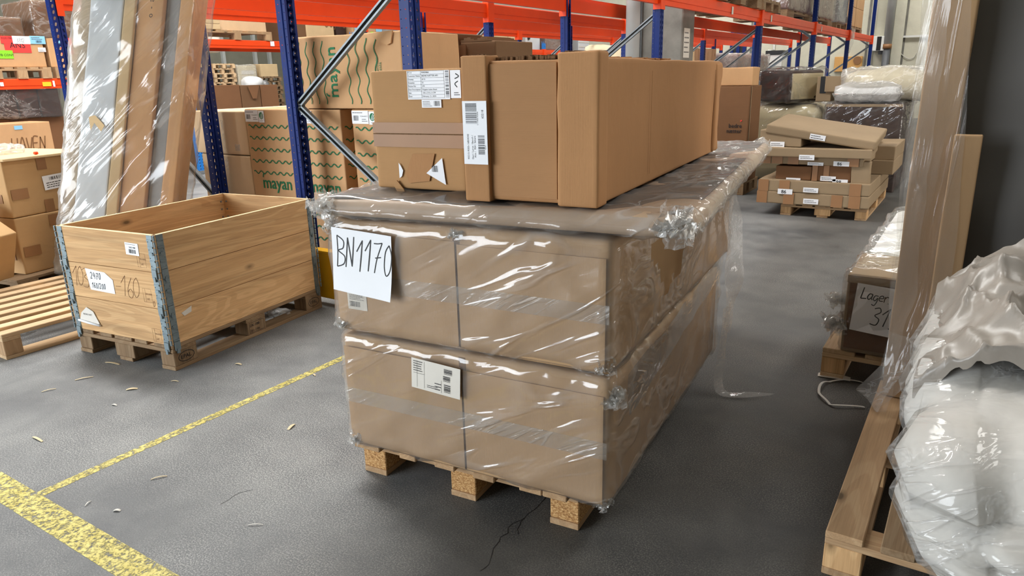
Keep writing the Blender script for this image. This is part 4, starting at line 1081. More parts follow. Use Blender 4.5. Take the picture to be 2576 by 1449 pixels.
# beneath the low shelf
fx2 = FX - .02
o = carton_abs('wrapped_carton', 'dark brown cartons block in film under the low orange beam', fx2 - 1, fx2, onX(-20, 250, fx2).y, onX(150, 250, fx2).y, onX(60, 297, fx2).z, onX(60, 221, fx2).z, mat='dark_brown', seed=125)
for k in (.33, .66): decal(o, FF(o, 'right'), o['sy']*k, 0, .02, o['sz'], 'black', 'gap_strip', .004, .002)
wrap(o, mat='film', gap=.012, step=.1, amp=.03, freq=2.4)
o2 = carton_abs('plain_carton', 'big brown carton supporting the dark film-wrapped block on the far rack floor', fx2 - 1, fx2 - .06, onX(-20, 300, fx2).y, onX(168, 300, fx2).y, 0, o.location.z - .002, mat='brown', seed=126)
hv = carton_abs('handwritten_carton', 'brown carton marked HAVEN in pen with a blue sticker', fx2 + .0, fx2 + .5, onX(-15, 340, fx2 + .5).y, onX(131, 340, fx2 + .5).y, 0, onX(60, 309, fx2 + .5).z, mat='mayan', seed=127)
f_ = FF(hv, 'right'); y0, y1, za, zb = rX(fx2 + .5, 26, 345, 108, 378); hand(hv, f_, 'HAVEN', y0 - hv.location.y + hv['sy']/2, za, zb - za, .012, 'pencil', sp=.78 if False else (y1 - y0)/(2.5*(zb - za)), e=.005)
y0, y1, za, zb = rX(fx2 + .5, 35, 316, 56, 326); decal(hv, f_, y0 - hv.location.y + hv['sy']/2, za, y1 - y0, zb - za, 'blue_tag', 'sticker', .004)
# bay to the right: pallet with cartons on the beam at two metres
HZ = 2.087
ya, yb = onX(502, 90, FX).y, onX(680, 90, FX).y
farpallet('pallet on the far orange beam seen between two dark blue uprights', ya, yb, HZ)
zt = HZ + .146
o1 = carton_abs('flat_carton', 'flat cream carton under another on the far beam pallet', FX - .5, FX + .02, ya, onX(553, 70, FX).y, zt, onX(530, 60, FX).z, mat='pale', seed=130)
carton_abs('flat_carton', 'flat cream carton on top of another on the far beam pallet', FX - .5, FX + .02, ya, onX(551, 55, FX).y, onX(530, 60, FX).z + .004, onX(530, 46, FX).z, mat='pale', seed=131)
carton_abs('pale_carton', 'large pale carton at the right of the far beam pallet', FX - .9, FX - .1, onX(556, 60, FX).y, onX(678, 60, FX).y, zt, zt + .9, mat='plain', seed=132)
o = farbox('handwritten_carton', 'cream carton with 80/10 in pen on the far beam', 770, 20, 838, 93, .8, 'pale', z0=HZ, seed=133)
f_ = FF(o, 'right'); hand(o, f_, '80/10', .42, .28, .26, .014, 'pencil', e=.006)
farbox('brown_carton', 'brown carton beside the cream 80/10 carton on the far beam', 725, 20, 768, 93, .9, 'kraft_dark', z0=HZ, X=FX - .1, seed=134)
farbox('dark_carton', 'dark brown carton right of the cream 80/10 carton', 843, 20, 868, 93, .9, 'dark_brown', z0=HZ, X=FX - .2, seed=135)
o = farbox('wrapped_carton', 'brown carton with blue and lime tags behind the diagonal brace', 885, 20, 950, 95, .9, 'mayan', z0=HZ, seed=136)
fr = FF(o, 'right'); 
def tagon(o, l, t, r, b, mt, X=None):
    X = o.location.x + o['sx']/2; y0, y1, za, zb = rX(X, l, t, r, b); return decal(o, FF(o, 'right'), y0 - o.location.y + o['sy']/2, za - o.location.z, y1 - y0, zb - za, mt, 'tag', .004, .002)
tagon(o, 945 - 0, 68, 960, 80, 'blue_tag'); tagon(o, 932, 80, 940, 90, 'green_tag'); tagon(o, 892, 70, 898, 80, 'blue_tag')
o = farbox('wrapped_bundle', 'grey wrapped bundle next to the tagged carton on the far beam', 958, 30, 1000, 95, .9, 'grey_panel', z0=HZ, seed=137)
o = farbox('pale_carton', 'long cream carton on the far beam left of the slim blue upright', 1080, 30, 1150, 110, .9, 'pale', z0=HZ, seed=138)
o = farbox('pale_carton', 'cream carton on the far beam beside the light blue upright', 1165, 40, 1245, 112, .9, 'pale', z0=HZ, seed=139)
ya, yb = onX(1249, 120, FX).y, onX(1306, 120, FX).y
farpallet('small pallet on the far orange beam beneath pale boxes', ya, yb, HZ)
carton_abs('pale_carton', 'pale carton on the small far pallet, left one', FX - .8, FX, ya, ya + (yb - ya)*.5, HZ + .146, HZ + .75, mat='pale', seed=140)
carton_abs('pale_carton', 'pale carton on the small far pallet, right one', FX - .8, FX, ya + (yb - ya)*.52, yb, HZ + .146, HZ + .6, mat='plain', seed=141)
y0, y1, za, zb = rX(FX - .1, 1322, 92, 1358, 132)
o = carton_abs('white_cabinet', 'pale grey cabinet with a black knob on the far beam', FX - .8, FX - .1, y0, y1, HZ, zb + .35, mat='white_panel', cat='cabinet', seed=142)
MB().tube([(o['sx']/2, -o['sy']*.3, .3), (o['sx']/2 + .03, -o['sy']*.3, .3)], .05, 10).build('knob', 'black', o)
o = farbox('wrapped_pallet_load', 'grey-brown film-wrapped load right of the light blue upright', 1372, 60, 1440, 131, .9, 'mauve', z0=HZ, seed=143, cat='load'); wrap(o, mat='film', gap=.015, step=.2, amp=.03)
o = farbox('striped_carton', 'white striped carton far behind the slim blue uprights', 1455, 90, 1482, 131, .9, 'white_panel', z0=HZ, seed=144)
for k in range(6): decal(o, FF(o, 'right'), .02, .12 + k*.13, o['sy'] - .04, .02, 'paper_grey', 'slat_line', .004, .006)
# cartons standing under that bay
o = farbox('brown_carton', 'long brown carton on the far rack floor seen above the plain cartons', 522, 214, 605, 260, 1.0, 'brown', z0=0, X=FX + .1, seed=150)
o = farbox('brown_carton', 'brown carton with an open flap on the far rack floor', 607, 214, 655, 260, .9, 'kraft_dark', z0=0, X=FX + .1, seed=151)
y0, y1, za, zb = rX(FX + .1, 622, 216, 650, 248); yo_ = o.location.y - o['sy']/2; dy_ = y1 - y0; decal(o, FF(o, 'right'), 0, 0, 0, 0, 'brown', 'open_flap', .02, .01, poly=[(y0 + dy_*.35 - yo_, za), (y1 - dy_*.3 - yo_, za), (y1 - yo_, zb), (y0 - yo_, zb)])
o = farbox('brown_carton', 'brown carton behind the blue upright on the far rack floor', 657, 213, 700, 260, 1.0, 'brown', z0=0, X=FX + .1, seed=152, )

# ------------------------------------------------------------------ far pallet stacks by the side wall
PM = MB()
for i in range(6): PM.box(-1.0, 0, i*.135, i*.135 + .1, .122, .144)
for x in (-1.0, -.56, -.12): PM.box(x, x + .12, 0, .8, .1, .122)
for y in (0, .35, .7):
    for x in (-1.0, -.56, -.12): PM.box(x, x + .12, y, y + .1, .02, .1)
    PM.box(-1.0, 0, y, y + .1, 0, .02)
PME = bpy.data.meshes.new('small_pallet'); PME.from_pydata([tuple(v) for v in PM.V], [], PM.F); PME.materials.append(MT['new1'])
PMO = PME.copy(); PMO.materials.clear(); PMO.materials.append(MT['old1'])
SX = -21.0
def pstack(l, r, n, me, label, X=SX):
    y0, y1 = onX(l, 190, X).y, onX(r, 190, X).y
    for k in range(n):
        o = link('stacked_pallet', me, None); o.location = (X + .03*((k*7) % 3 - 1), y0 + .02*((k*5) % 3), k*.1445); o.scale = (1, (y1 - y0)/.8, 1)
        tag(o, label, 'pallet', label.replace('pallet in', 'pallets in'))
    return y0, y1, n*.1445
a0, a1, az = pstack(536, 592, 14, PME, 'small pale pallet in the tall stack seen under the far beam')
b0, b1, bz_ = pstack(500, 530, 12, PMO, 'small grey pallet in the stack left of the tall pale stack')
c0, c1_, cz = pstack(652, 706, 11, PMO, 'small dark pallet in the stack beside the white wrapped goods')
o = carton_abs('wrapped_carton', 'long film-wrapped carton on the far grey pallet stack', SX - .8, SX, b0 - .2, b1 + .06, bz_ + .002, bz_ + .62, mat='pale', seed=160)
o2_ = carton_abs('wrapped_bag', 'film-wrapped bale on top of the far long wrapped carton, left one', SX - .7, SX, b0 - .2, b0 + .4, bz_ + .624, bz_ + 1.4, mat='pale', seed=161, cat='bale', amp=.05, r=.1)
o2_ = carton_abs('wrapped_bag', 'film-wrapped bale on top of the far long wrapped carton, right one', SX - .7, SX, b0 + .46, b0 + .98, bz_ + .624, bz_ + 1.3, mat='paper_grey', seed=162, cat='bale', amp=.05, r=.12)
y0, y1 = onX(600, 190, SX).y, onX(645, 190, SX).y
o = carton_abs('wrapped_cabinet', 'cream slatted furniture in white film beside the far pallet stacks', SX - .8, SX, y0, y1, 0, onX(620, 165, SX).z, mat='cream_foam', seed=163, cat='furniture')
for k in range(5): decal(o, FF(o, 'right'), .12, 1.0 + .17*k, o['sy'] - .2, .12, 'paper_grey', 'slat', .004, .012)
wrap(o, mat='film_hazy', gap=.02, step=.2, amp=.04)
o = carton_abs('white_sack', 'white plastic sack in front of the far wrapped furniture', SX + .1, SX + .7, y0 - .15, y0 + .5, 0, onX(612, 196, SX + .7).z, mat='white_wrap', seed=164, cat='sack', amp=.08, r=.14)
o = carton_abs('white_sack', 'grey plastic sack right of the far white sack', SX + .1, SX + .6, y0 + .55, y1 + .1, 0, onX(640, 203, SX + .6).z, mat='grey_panel', seed=165, cat='sack', amp=.08, r=.14)
o = carton_abs('pale_carton', 'cream carton on the far dark pallet stack', SX - .7, SX, c0 + .1, c1_ - .1, cz + .002, cz + .42, mat='pale', seed=166)
# side wall posts
for px in (560, 640, 676):
    y = onX(px, 150, X0).y; MB().box(X0, X0 + .12, y - .06, y + .06, 0, ZC).build('wall_post', 'pipe_grey', bpy.data.objects['wall_left'])

# ------------------------------------------------------------------ concrete column inside the rack
t = thing('concrete_column', 'square grey concrete column standing within the near rack row', 'column', (-3.36, 8.65, 0)); t['kind'] = 'structure'
MB().box(-.27, .26, -.2, .21, 0, ZC - .002, .012).build('shaft', 'concrete', t)
MB().tube([(-.33, -.26, .0), (-.33, -.26, ZC - .002)], .085, 16).build('downpipe', 'pipe_grey', t, True)
MB().tube([(-.245, -.225, .0), (-.245, -.225, ZC - .002)], .016, 8).build('conduit', 'galv', t, True)
fr = Frame((.26, -.2, 0), (0, 1, 0), (0, 0, 1), (1, 0, 0))
pn = decal(t, fr, .05, 1.56, .2, .33, 'paper_grey', 'notice', .002, .002, label='small white notice with five lines of print'); rows(pn, fr, .07, 1.6, .16, .27, 5, 'inkgrey', e=.0045, th=.25)

# ------------------------------------------------------------------ goods on top of the near rack
TZ = BZ1 + .002
def toppallet(label, x0, y0, L=1.2, W=.95, z=TZ, mat='old1'):
    p = link('pallet', PMO, None); p.location = (x0, y0, z); p.scale = (W, L/.8, 1); return tag(p, label, 'pallet', None)
XF = -2.9 + .04
y0 = max(8.95, onX(1755, 20, XF).y); y1 = onX(1955, 20, XF).y
toppallet('dark empty pallet on top of the near beam above the diagonal brace', XF + .05, y0, (y1 - y0)*.62, 1.1)
toppallet('dark empty pallet on the near beam stacked above another', XF + .05, y0, (y1 - y0)*.6, 1.1, TZ + .147)
toppallet('dark pallet on the near beam with film hanging from it', XF + .05, y0 + (y1 - y0)*.66, (y1 - y0)*.34, 1.1)
ya, yb = onX(2000, 40, XF).y, onX(2112, 40, XF).y
XT = -2.99
toppallet('pallet under the mauve wrapped load on the near rack', XT, ya, yb - ya, .88)
o = carton_abs('wrapped_load', 'mauve film-wrapped pallet load on top of the near rack', XT - .88, XT, ya, yb, TZ + .146, TZ + 1.75, mat='mauve', seed=170, cat='load', r=.04, amp=.02); wrap(o, mat='film_far', gap=.015, step=.14, amp=.05, freq=3)
ya, yb = onX(2122, 40, XF).y, onX(2144, 40, XF).y
toppallet('short pallet under the grey film bundle at the rack end', XT, ya, yb - ya, .88)
o = carton_abs('wrapped_load', 'grey film-wrapped bundle next to the mauve load', XT - .88, XT, ya, yb, TZ + .146, TZ + 1.7, mat='grey_panel', seed=171, cat='load', r=.04); wrap(o, mat='film_hazy', gap=.015, step=.2, amp=.05)
ya, yb = onX(2146, 40, XF).y, onX(2186, 40, XF).y
toppallet('pallet under the brown cartons at the far rack end', XT, ya, yb - ya, .88)
for k in range(4):
    for j in range(2):
        w_ = (yb - ya)/2; carton_abs('brown_carton', 'brown carton in the %s column at the far rack end, layer %s from below' % (('left', 'right')[j], ('one', 'two', 'three', 'four')[k]), XT - .88, XT, ya + j*w_ + .02, ya + (j + 1)*w_ - .04, TZ + .148 + k*.42, TZ + .148 + k*.42 + .415, mat='mayan', seed=172 + k*2 + j, group='cartons stacked at the far rack end')
# torn film hanging from the rear beam
sh = sheet('film_strip', None, [[(XF + .05, onX(2135, 90, XF).y, BZ1 + .05), (XF + .06, onX(2133, 100, XF).y, 2.0), (XF + .07, onX(2128, 110, XF).y, 1.75)], [(XF + .05, onX(2145, 90, XF).y, BZ1 + .05), (XF + .06, onX(2141, 100, XF).y, 2.0), (XF + .07, onX(2130, 110, XF).y, 1.7)]], n=4)
tag(sh, 'torn strip of film hanging below the near rack beam', 'film')
# loads seen behind the braces on the right
XR = -5.5
y0, y1, za, zb = rX(XR, 1828, 138, 1870, 250)
o = carton_abs('wrapped_load', 'pinkish film-wrapped load of small bales behind the aisle rack', XR - 1, XR, 18.95, 22.1, 0, onX(1880, 138, XR).z, mat='mauve', seed=180, cat='load', amp=.04, r=.05); wrap(o, mat='film_hazy', gap=.02, step=.25, amp=.05)
o = carton_abs('slatted_crate', 'pale wooden box behind the concrete column', -6.4, -5.6, onX(1745, 140, -5.6).y, onX(1800, 140, -5.6).y, 0, onX(1770, 122, -5.6).z, mat='pale', seed=181, cat='crate')
for k in range(5): decal(o, FF(o, 'right'), o['sy']*k/5 + .01, .0, o['sy']/5 - .03, o['sz'], 'new2', 'plank', .004, .012)
o = carton_abs('white_cabinet', 'white metal cabinet with a dark top edge by the end wall', onY(1926, 160, 22.7).x, onY(1966, 160, 22.7).x, 22.7, 23.35, 0, onY(1945, 138, 22.7).z, mat='white_metal', cat='cabinet', seed=182)
MB().box(-o['sx']/2 - .02, o['sx']/2 + .02, -.345, .33, 0, .12).build('top_edge', 'black', o).location = (0, 0, o['sz'])
o = carton_abs('wrapped_bale', 'pale film-wrapped bale left of the concrete column', -6.2, -5.3, onX(1585, 130, -5.3).y, onX(1612, 130, -5.3).y, 0, onX(1600, 110, -5.3).z, mat='cream_foam', seed=183, cat='bale', amp=.05, r=.08)
# white bedding piles on the floor past the long carton
def pile(name, label, cx, cy, sx, sy, sz, mat, seed, cat='bedding', amp=.06, z=0, fmat=None):
    V, F = gridbox(sx, sy, sz, .07, min(.16, sz*.42), lambda p, n: wob(amp, 2.2, seed)(crinkle(amp*.35, 2.5, seed)(p, n), n))
    o = mk(name, V, F, mat, None, True); o.location = (cx, cy, z); o['sx'], o['sy'], o['sz'] = sx, sy, sz
    if fmat: wrap(o, mat=fmat, gap=.02, step=.08, amp=.04, freq=2.5, r=.1, z=-.0)
    return tag(o, label, cat)
Yp = 9.7
x0, x1, z0, z1 = rY(Yp, 1882, 212, 2064, 360)
pile('foam_stack', 'white and cream foam stack in film under the dark brown bundle', (x0 + x1)/2, Yp + .5, x1 - x0, 1.0, z1 - .25, 'cream_foam', 3, amp=.03, fmat='film_far')
zf = z1 - .25 + .035
x0, x1, z0, z1 = rY(Yp, 1845, 205, 1935, 260)
pile('white_bedding', 'white bedding roll behind the dark blue upright', x0 + .62, Yp + 1.55, .9, .6, 1.25, 'white_wrap', 5)
# dark brown bundle on the foam stack
x0, x1, _, z1 = rY(Yp - .05, 1912, 178, 1980, 250); x2 = onY(2040, 215, Yp).x
bz2 = onY(1950, 254, Yp).z
o = carton('dark_bundle', 'dark brown boxy bundle in film lying on the foam stack', max(.5, (x2 - x0)*.62), .62, max(.3, z1 - zf), ((x0 + x2)/2, Yp + .3, zf), -.5, 'dark_brown', None, 'bundle', .03, .08, .04, 190)
wrap(o, mat='film_far', gap=.015, step=.05, amp=.04, freq=3.5); MB().box(o['sx']/2 - .002, o['sx']/2 + .012, -.27, .27, .03, o['sz'] - .04).build('cream_side', 'cream_foam', o)
# open small carton beside it
x0, x1, z0, z1 = rY(Yp - .2, 2042, 212, 2080, 274)
o = carton_abs('open_carton', 'small open brown carton beside the dark brown bundle', x0, x1, Yp + .05, Yp + .35, zf, zf + max(.3, z1 - z0), mat='flat', seed=191)
decal(o, FF(o, 'front'), .1, .12, .2, .18, 'flat', 'open_flap', .03, .006); decal(o, FF(o, 'front'), .04, .1, .07, .2, 'black', 'opening', .004, .001)
# dark panel in film and pillow bags on it
Yd = 9.3
x0, x1, z0, z1 = rY(Yd, 2076, 262, 2268, 335)
o = carton_abs('upholstered_base', 'dark brown upholstered base in film behind the flat carton stack', x0, x1, Yd, Yd + 1.4, 0, z1, mat='dark_brown', seed=192, cat='bed base'); wrap(o, mat='film_far', gap=.012, step=.06, amp=.025, freq=4)
decal(o, FF(o, 'front'), 0, z1 - .03, x1 - x0, .03, 'flat', 'edge_strip', .004, .003)
xb0, xb1, _, zb1 = rY(Yd + .2, 2098, 178, 2300, 250)
pile('pillow_bag', 'large bag of cream pillows in clear film on the dark upholstered base', (xb0 + xb1)/2 + .1, Yd + .85, xb1 - xb0 + .1, .95, zb1 - z1 - .03, 'cream_foam', 9, 'pillow bag', .05, z1 + .03, 'film_hazy')
xb0, xb1, _, zb1 = rY(Yd, 2098, 230, 2256, 262)
pile('pillow_bag', 'flat grey-white pillow bag at the front edge of the dark base', (xb0 + xb1)/2, Yd + .17, xb1 - xb0, .3, zb1 - z1 + .02, 'white_wrap', 12, 'pillow bag', .03, z1 + .02, 'film_hazy')

# bedre naetter carton
Yb = 8.42
x0, x1, _, z1 = rY(Yb, 1824, 217, 1881, 400)
bp = pallet('pallet', 'pallet under the tall brown carton printed bedre naetter', (x1, Yb, 0), 0, x1 - x0 + .5, .62, 'old', 'old2', seed=41)
bed = carton_abs('printed_carton', 'tall dark brown carton printed bedre naetter beyond the wrapped load', x0 - .5, x1, Yb, Yb + .5, .146, z1, mat='brown', seed=200)
f_ = FF(bed, 'front'); xa, xb, za, zb = rY(Yb, 1826, 312, 1866, 334); s_ = (zb - za)*.62
ax = xb - bed.location.x + bed['sx']/2
text(bed, f_, 'bedre', ax, za - .146 + s_*.95, s_*1.05, 'ink', 'lettering', .005, .0006, 'RIGHT'); text(bed, f_, 'nætter', ax, za - .146, s_*1.05, 'ink', 'lettering', .005, .0006, 'RIGHT')
strokes(bed, f_, [[(ax - .02, za - .146 + s_*2.1), (ax - .005, za - .146 + s_*2.35)]], .012, 'red_tag', 'accent_mark', .005)
decal(bed, FF(bed, 'right'), .05, .0, .02, bed['sz'], 'flat', 'edge_strip', .004, .002)
o = carton_abs('torn_carton', 'torn piece of carton on the bedre naetter carton', x0 - .1, x0 + .25, Yb + .1, Yb + .4, z1 + .002, z1 + .2, mat='mayan', seed=201, amp=.02)

# ------------------------------------------------------------------ stack of flat cartons on the far pallet
Ys = 7.40
xl, xr = onY(1962, 541, Ys).x, onY(2178, 553, Ys).x
sp = pallet('pallet', 'orange-brown pallet under the stack of flat cartons', (xr, Ys, 0), 0, xr - xl, 1.5, 'pal', 'pine2', seed=51, H=.12)
def flat(label, l, t, r, b, z0, d=1.5, dy=-.06, yaw=0, mat='flat', **kw):
    x0, x1, za, zb = rY(Ys + dy, l, t, r, b)
    o = carton('flat_carton', label, x1 - x0, d, zb - za, ((x0 + x1)/2, Ys + dy + d/2, z0), yaw, mat, None, 'carton', .007, .12, .006, **kw)
    return o, z0 + zb - za
o1, z_ = flat('flat taped carton at the bottom of the far stack', 1903, 494, 2186, 524, .122, seed=210)
o2, z_2 = flat('flat taped carton with number 86, second from the bottom', 1907, 462, 2188, 492, z_ + .002, seed=211)
def num(o, l, t, r, b, tx, Y, both=False):
    x0, x1, za, zb = rY(Y, l, t, r, b); f_ = FF(o, 'front').sub(x0 - o.location.x + o['sx']/2, za - o.location.z)
    q = decal(o, f_, 0, 0, x1 - x0, zb - za, 'paper', 'number_label', .012, .001)
    if tx: text(q, f_, tx, (x1 - x0)*.24, (zb - za)*.16, (zb - za)*.95, 'ink', 'lettering', .0145, .0006)
    else: rows(q, f_, (x1 - x0)*.08, (zb - za)*.2, (x1 - x0)*.8, (zb - za)*.6, 2, e=.0145)
yy = Ys - .06
num(o2, 1957, 475, 1994, 488, '86', yy); num(o2, 2021, 472, 2059, 484, '', yy); num(o1, 2021, 500, 2059, 513, '', yy)
def tapes(o, xs, w=.1):
    for a in xs: decal(o, FF(o, 'front'), o['sx']*a, 0, w, o['sz'], 'tape', 'tape', .0125 if False else .008, .001)
tapes(o1, (.0, .25, .68, .83)); tapes(o2, (.0, .2, .83))
o3, z_3a = flat('small dark taped carton in the far stack, left of the 98 carton', 1950, 430, 2040, 464, z_2 + .002, .9, .0, mat='brown', seed=212)
o4, z_3 = flat('small dark taped carton with number 98 in the far stack', 2042, 426, 2140, 466, z_2 + .002, .9, .0, mat='brown', seed=213)
num(o3, 1978, 447, 2014, 460, '', Ys); num(o4, 2064, 443, 2103, 455, '', Ys); num(o4, 2094, 451, 2133, 464, '98', Ys); tapes(o4, (.0, .3), .05)
z_3 = max(z_3, z_3a)
o5, z_4 = flat('flat carton with number 86 label resting on the two small dark cartons', 1912, 410, 2172, 430, z_3 + .002, 1.1, -.03, seed=214)
num(o5, 2032, 408, 2072, 416, '', Ys - .03); num(o5, 2097, 406, 2137, 418, '86', Ys - .03); tapes(o5, (.0, .12, .28, .85))
V, F = gridbox(.16, .1, .22, .05, .01, wob(.01, 6, 4)); q = mk('sagging_corner', V, F, 'flat', o5, True); q.location = (o5['sx']/2 - .02, -o5['sy']/2 + .06, -.17)
o6, z_5 = flat('wide flat carton bridging the far stack below the small box', 1894, 385, 2180, 408, z_4 + .002, 1.3, -.1, .06, seed=215)
num(o6, 2000, 389, 2038, 402, '', Ys - .1)
o7, z_6 = flat('small cream-brown carton near the top of the far stack', 1911, 343, 2015, 384, z_5 + .004, .45, -.05, 0, seed=216)
num(o7, 1938, 356, 1974, 370, '', Ys - .05)
# tilted flat carton on top
TL = onY(1916, 322, Ys - .05); TR = onY(2185, 369, Ys - .1)
L_ = (TR - TL).length; tilt = math.atan2(TL.z - TR.z, TR.x - TL.x)
o8 = carton('flat_carton', 'tilted flat carton sliding off the top of the far stack', L_, .95, .085, (0, 0, 0), 0, 'flat', None, 'carton', .006, .15, .01, 217)
o8.rotation_euler = (math.radians(3), tilt, .03)
o8.location = (TL + TR)/2 + Vector((.03, .5, -.02))
f_ = FF(o8, 'front'); q = decal(o8, f_, L_*.42, .015, .14, .05, 'paper', 'number_label', .008, .001); rows(q, f_, L_*.42 + .01, .02, .11, .04, 2, e=.0105)
# strapped flat cartons behind, to the right
o9, z9 = flat('strapped flat carton at the right rear of the far stack', 2120, 385, 2250, 420, z_2 + .14, .9, .75, seed=218)
o10, _ = flat('flat carton filling the stack under the strapped one', 2110, 425, 2245, 460, z_2 + .002, .95, .7, seed=219)

# ------------------------------------------------------------------ end wall fittings
YW = Y1
x0, x1, z0, z1 = rY(YW - .3, 2194, 91, 2227, 128)
t = thing('wall_heater', 'white wall box with a black centre stripe on the end wall', 'wall unit', ((x0 + x1)/2, YW - .005, z0))
MB().box(-(x1 - x0)/2, (x1 - x0)/2, -.3, 0, 0, z1 - z0, .01).build('casing', 'white_metal', t); MB().box(-.05, .06, -.306, -.299, .01, z1 - z0 - .01).build('stripe', 'black', t)
MB().box(.0, .18, -.2, -.02, -.09, 0).build('valve_box', 'pipe_dark', t)
xp = onY(2238, 60, YW - .24).x; zj = onY(2232, 117, YW - .12).z
t = thing('drain_pipe', 'thick grey pipe running down the end wall', 'pipe', (xp, YW - .24, 0))
MB().tube([(0, 0, zj), (0, 0, ZC - .01)], .11, 16).build('upper_pipe', 'pipe_grey', t, True); MB().tube([(0, 0, 0), (0, 0, zj)], .095, 16).build('lower_pipe', 'pipe_dark', t, True)
MB().tube([(0, 0, zj - .06), (0, 0, zj + .06)], .12, 16).build('collar', 'tape', t, True)
xc = onY(2199, 60, YW).x
t = thing('conduit', 'thin white conduit with a red socket on the end wall', 'conduit', (xc, YW, 0))
zs = onY(2190, 172, YW).z
MB().box(-.04, .04, -.06, 0, zs, ZC - .01).build('duct', 'white_metal', t); MB().tube([(0, -.1, zs - .15), (0, -.1, zs + .08)], .09, 10).build('socket', 'white_metal', t, True); MB().tube([(.02, -.18, zs - .06), (.06, -.26, zs - .1)], .055, 10).build('plug', 'red_tag', t, True)
zc_ = onY(2260, 93, YW).z
t = thing('conduit', 'horizontal white conduit right of the grey wall pipe', 'conduit', (xp + .15, YW - .06, zc_)); MB().box(0, 3.2, -.03, .02, -.025, .025).build('duct', 'white_metal', t)
pts = [onY(px, py, YW - .03) for px, py in ((2262, 130), (2272, 140), (2286, 148), (2300, 143), (2306, 132))]
o = MB().tube(spline3(pts, 5), .012, 6).build('cable', 'strap', None, True); tag(o, 'thin white cable drooping on the end wall', 'cable')
x0, x1, z0, z1 = rY(YW - .1, 2098, 142, 2168, 180)
t = thing('ochre_board', 'ochre hardboard panel hung on the end wall behind the rack', 'board', ((x0 + x1)/2, YW - .052, z0)); w_ = x1 - x0
MB().box(-w_/2, w_/2, -.03, .05, 0, z1 - z0, .01).build('panel', 'ochre', t); MB().tube([(w_*.33, -.03, (z1 - z0)*.72), (w_*.33, -.05, (z1 - z0)*.72)], .11, 16).build('round_emblem', 'tape', t)
pts = [onY(px, py, YW - .05) for px, py in ((1948, 100), (1947, 125), (1934, 127), (1932, 140))]
o = MB().tube(pts, .035, 8).build('white_pipe', 'white_metal', None); tag(o, 'bent white pipe low on the end wall behind the racks', 'pipe')
for i, (l, r) in enumerate(((1848, 1852), (1858, 1874))):
    x0, x1, z0, z1 = rY(YW, l, 105, r, 160)
for i, (a, b) in enumerate(((1836, 1876),)):
    x0, x1, z0, z1 = rY(YW, a, 112, b, 200)
    w = thing('window_1', 'dark window with blue frame in the end wall', 'window', ((x0 + x1)/2, YW, max(.3, z0))); w['kind'] = 'structure'; ww = x1 - x0; hh = z1 + .5 - max(.3, z0)
    MB().box(-ww/2, ww/2, -.04, 0, 0, hh).build('pane', 'black', w)
    for x in (-ww/2, -.05, ww/2 - .1): MB().box(x, x + .1, -.09, .0, 0, hh).build('window_frame', 'blue', w)

# ------------------------------------------------------------------ pallet with the Lager 31 box
LX, LY = -.50, 3.40
lp = pallet('pallet', 'light pallet carrying the Lager 31 box', (LX + .85, LY, 0), 0, .85, 2.0, 'new', 'pine2', [(0, .13), (.17, .3), (.34, .47), (.51, .64), (.67, .8)], seed=61)
lag = carton_abs('lager_carton', 'brown open carton end with the handwritten Lager 31 sheet', LX + .075, LX + .8, LY - .005, LY + .42, .146, .515, mat='flat', seed=220)
f_ = FF(lag, 'front')
decal(lag, f_, .012, .02, .65, .31, 'brown', 'recessed_end', .003, .001)
decal(lag, f_, 0, .33, .725, .035, 'flat', 'lid_edge', .004, .006)
fp = f_.rot(-.06, .03, .115); ps = decal(lag, fp, 0, 0, .3, .22, 'paper', 'paper_sheet', .016, curl=.01, label='white sheet handwritten Lager. 31.')
ef = lambda x, y: .0168 + curlf(x/.3, y/.22, .01)
hand(ps, fp, 'Lager.', .02, .15, .055, .0042, e=ef, sp=.85, xs=.9); hand(ps, fp, '31.', .075, .04, .085, .0046, e=ef, sp=.95, xs=.9)
wrap(lag, mat='film', gap=.012, step=.05, amp=.02, freq=5, r=.03)
bunch(lag, (-.4, -.19, .12), .065, 31, n=5); bunch(lag, (-.4, -.16, .22), .05, 33, n=4)
MAT_ = carton_abs('wrapped_mattress', 'white mattress in film behind the Lager 31 box', LX + .06, LX + .85, LY + .425, LY + 2.1, .146, .46, mat='white_wrap', seed=221, cat='mattress', r=.05); wrap(MAT_, mat='film', gap=.012, step=.06, amp=.03, freq=3)

# ------------------------------------------------------------------ near right pallet with tall carton, dark panel, quilt and grey bag
RX, RY = -.225, 1.93
rp = thing('pallet', 'weathered pallet in the right foreground under the white quilt', 'pallet', (RX, RY, 0))
for a, b, mt in ((0, .098, 'pal1'), (.14, .225, 'old1'), (.35, .45, 'pal1'), (.52, .62, 'old1'), (.7, .8, 'pal1'), (.9, 1.0, 'pal1')):
    MB().box(a, b, -.005, 1.2, .122, .144, .003).build('deck_board', mt, rp)
for y in (0, .53, 1.06):
    MB().box(0, 1.0, y, y + .1, .1, .122, .002).build('stringer_board', 'pal0', rp)
    for x in (0, .45, .9): MB().box(x, x + .1, y, y + .1, .022, .1, .003).build('block', 'pine2', rp)
for x in (0, .45, .9): MB().box(x, x + .1, 0, 1.2, 0, .022, .002).build('bottom_runner', 'pal1', rp)
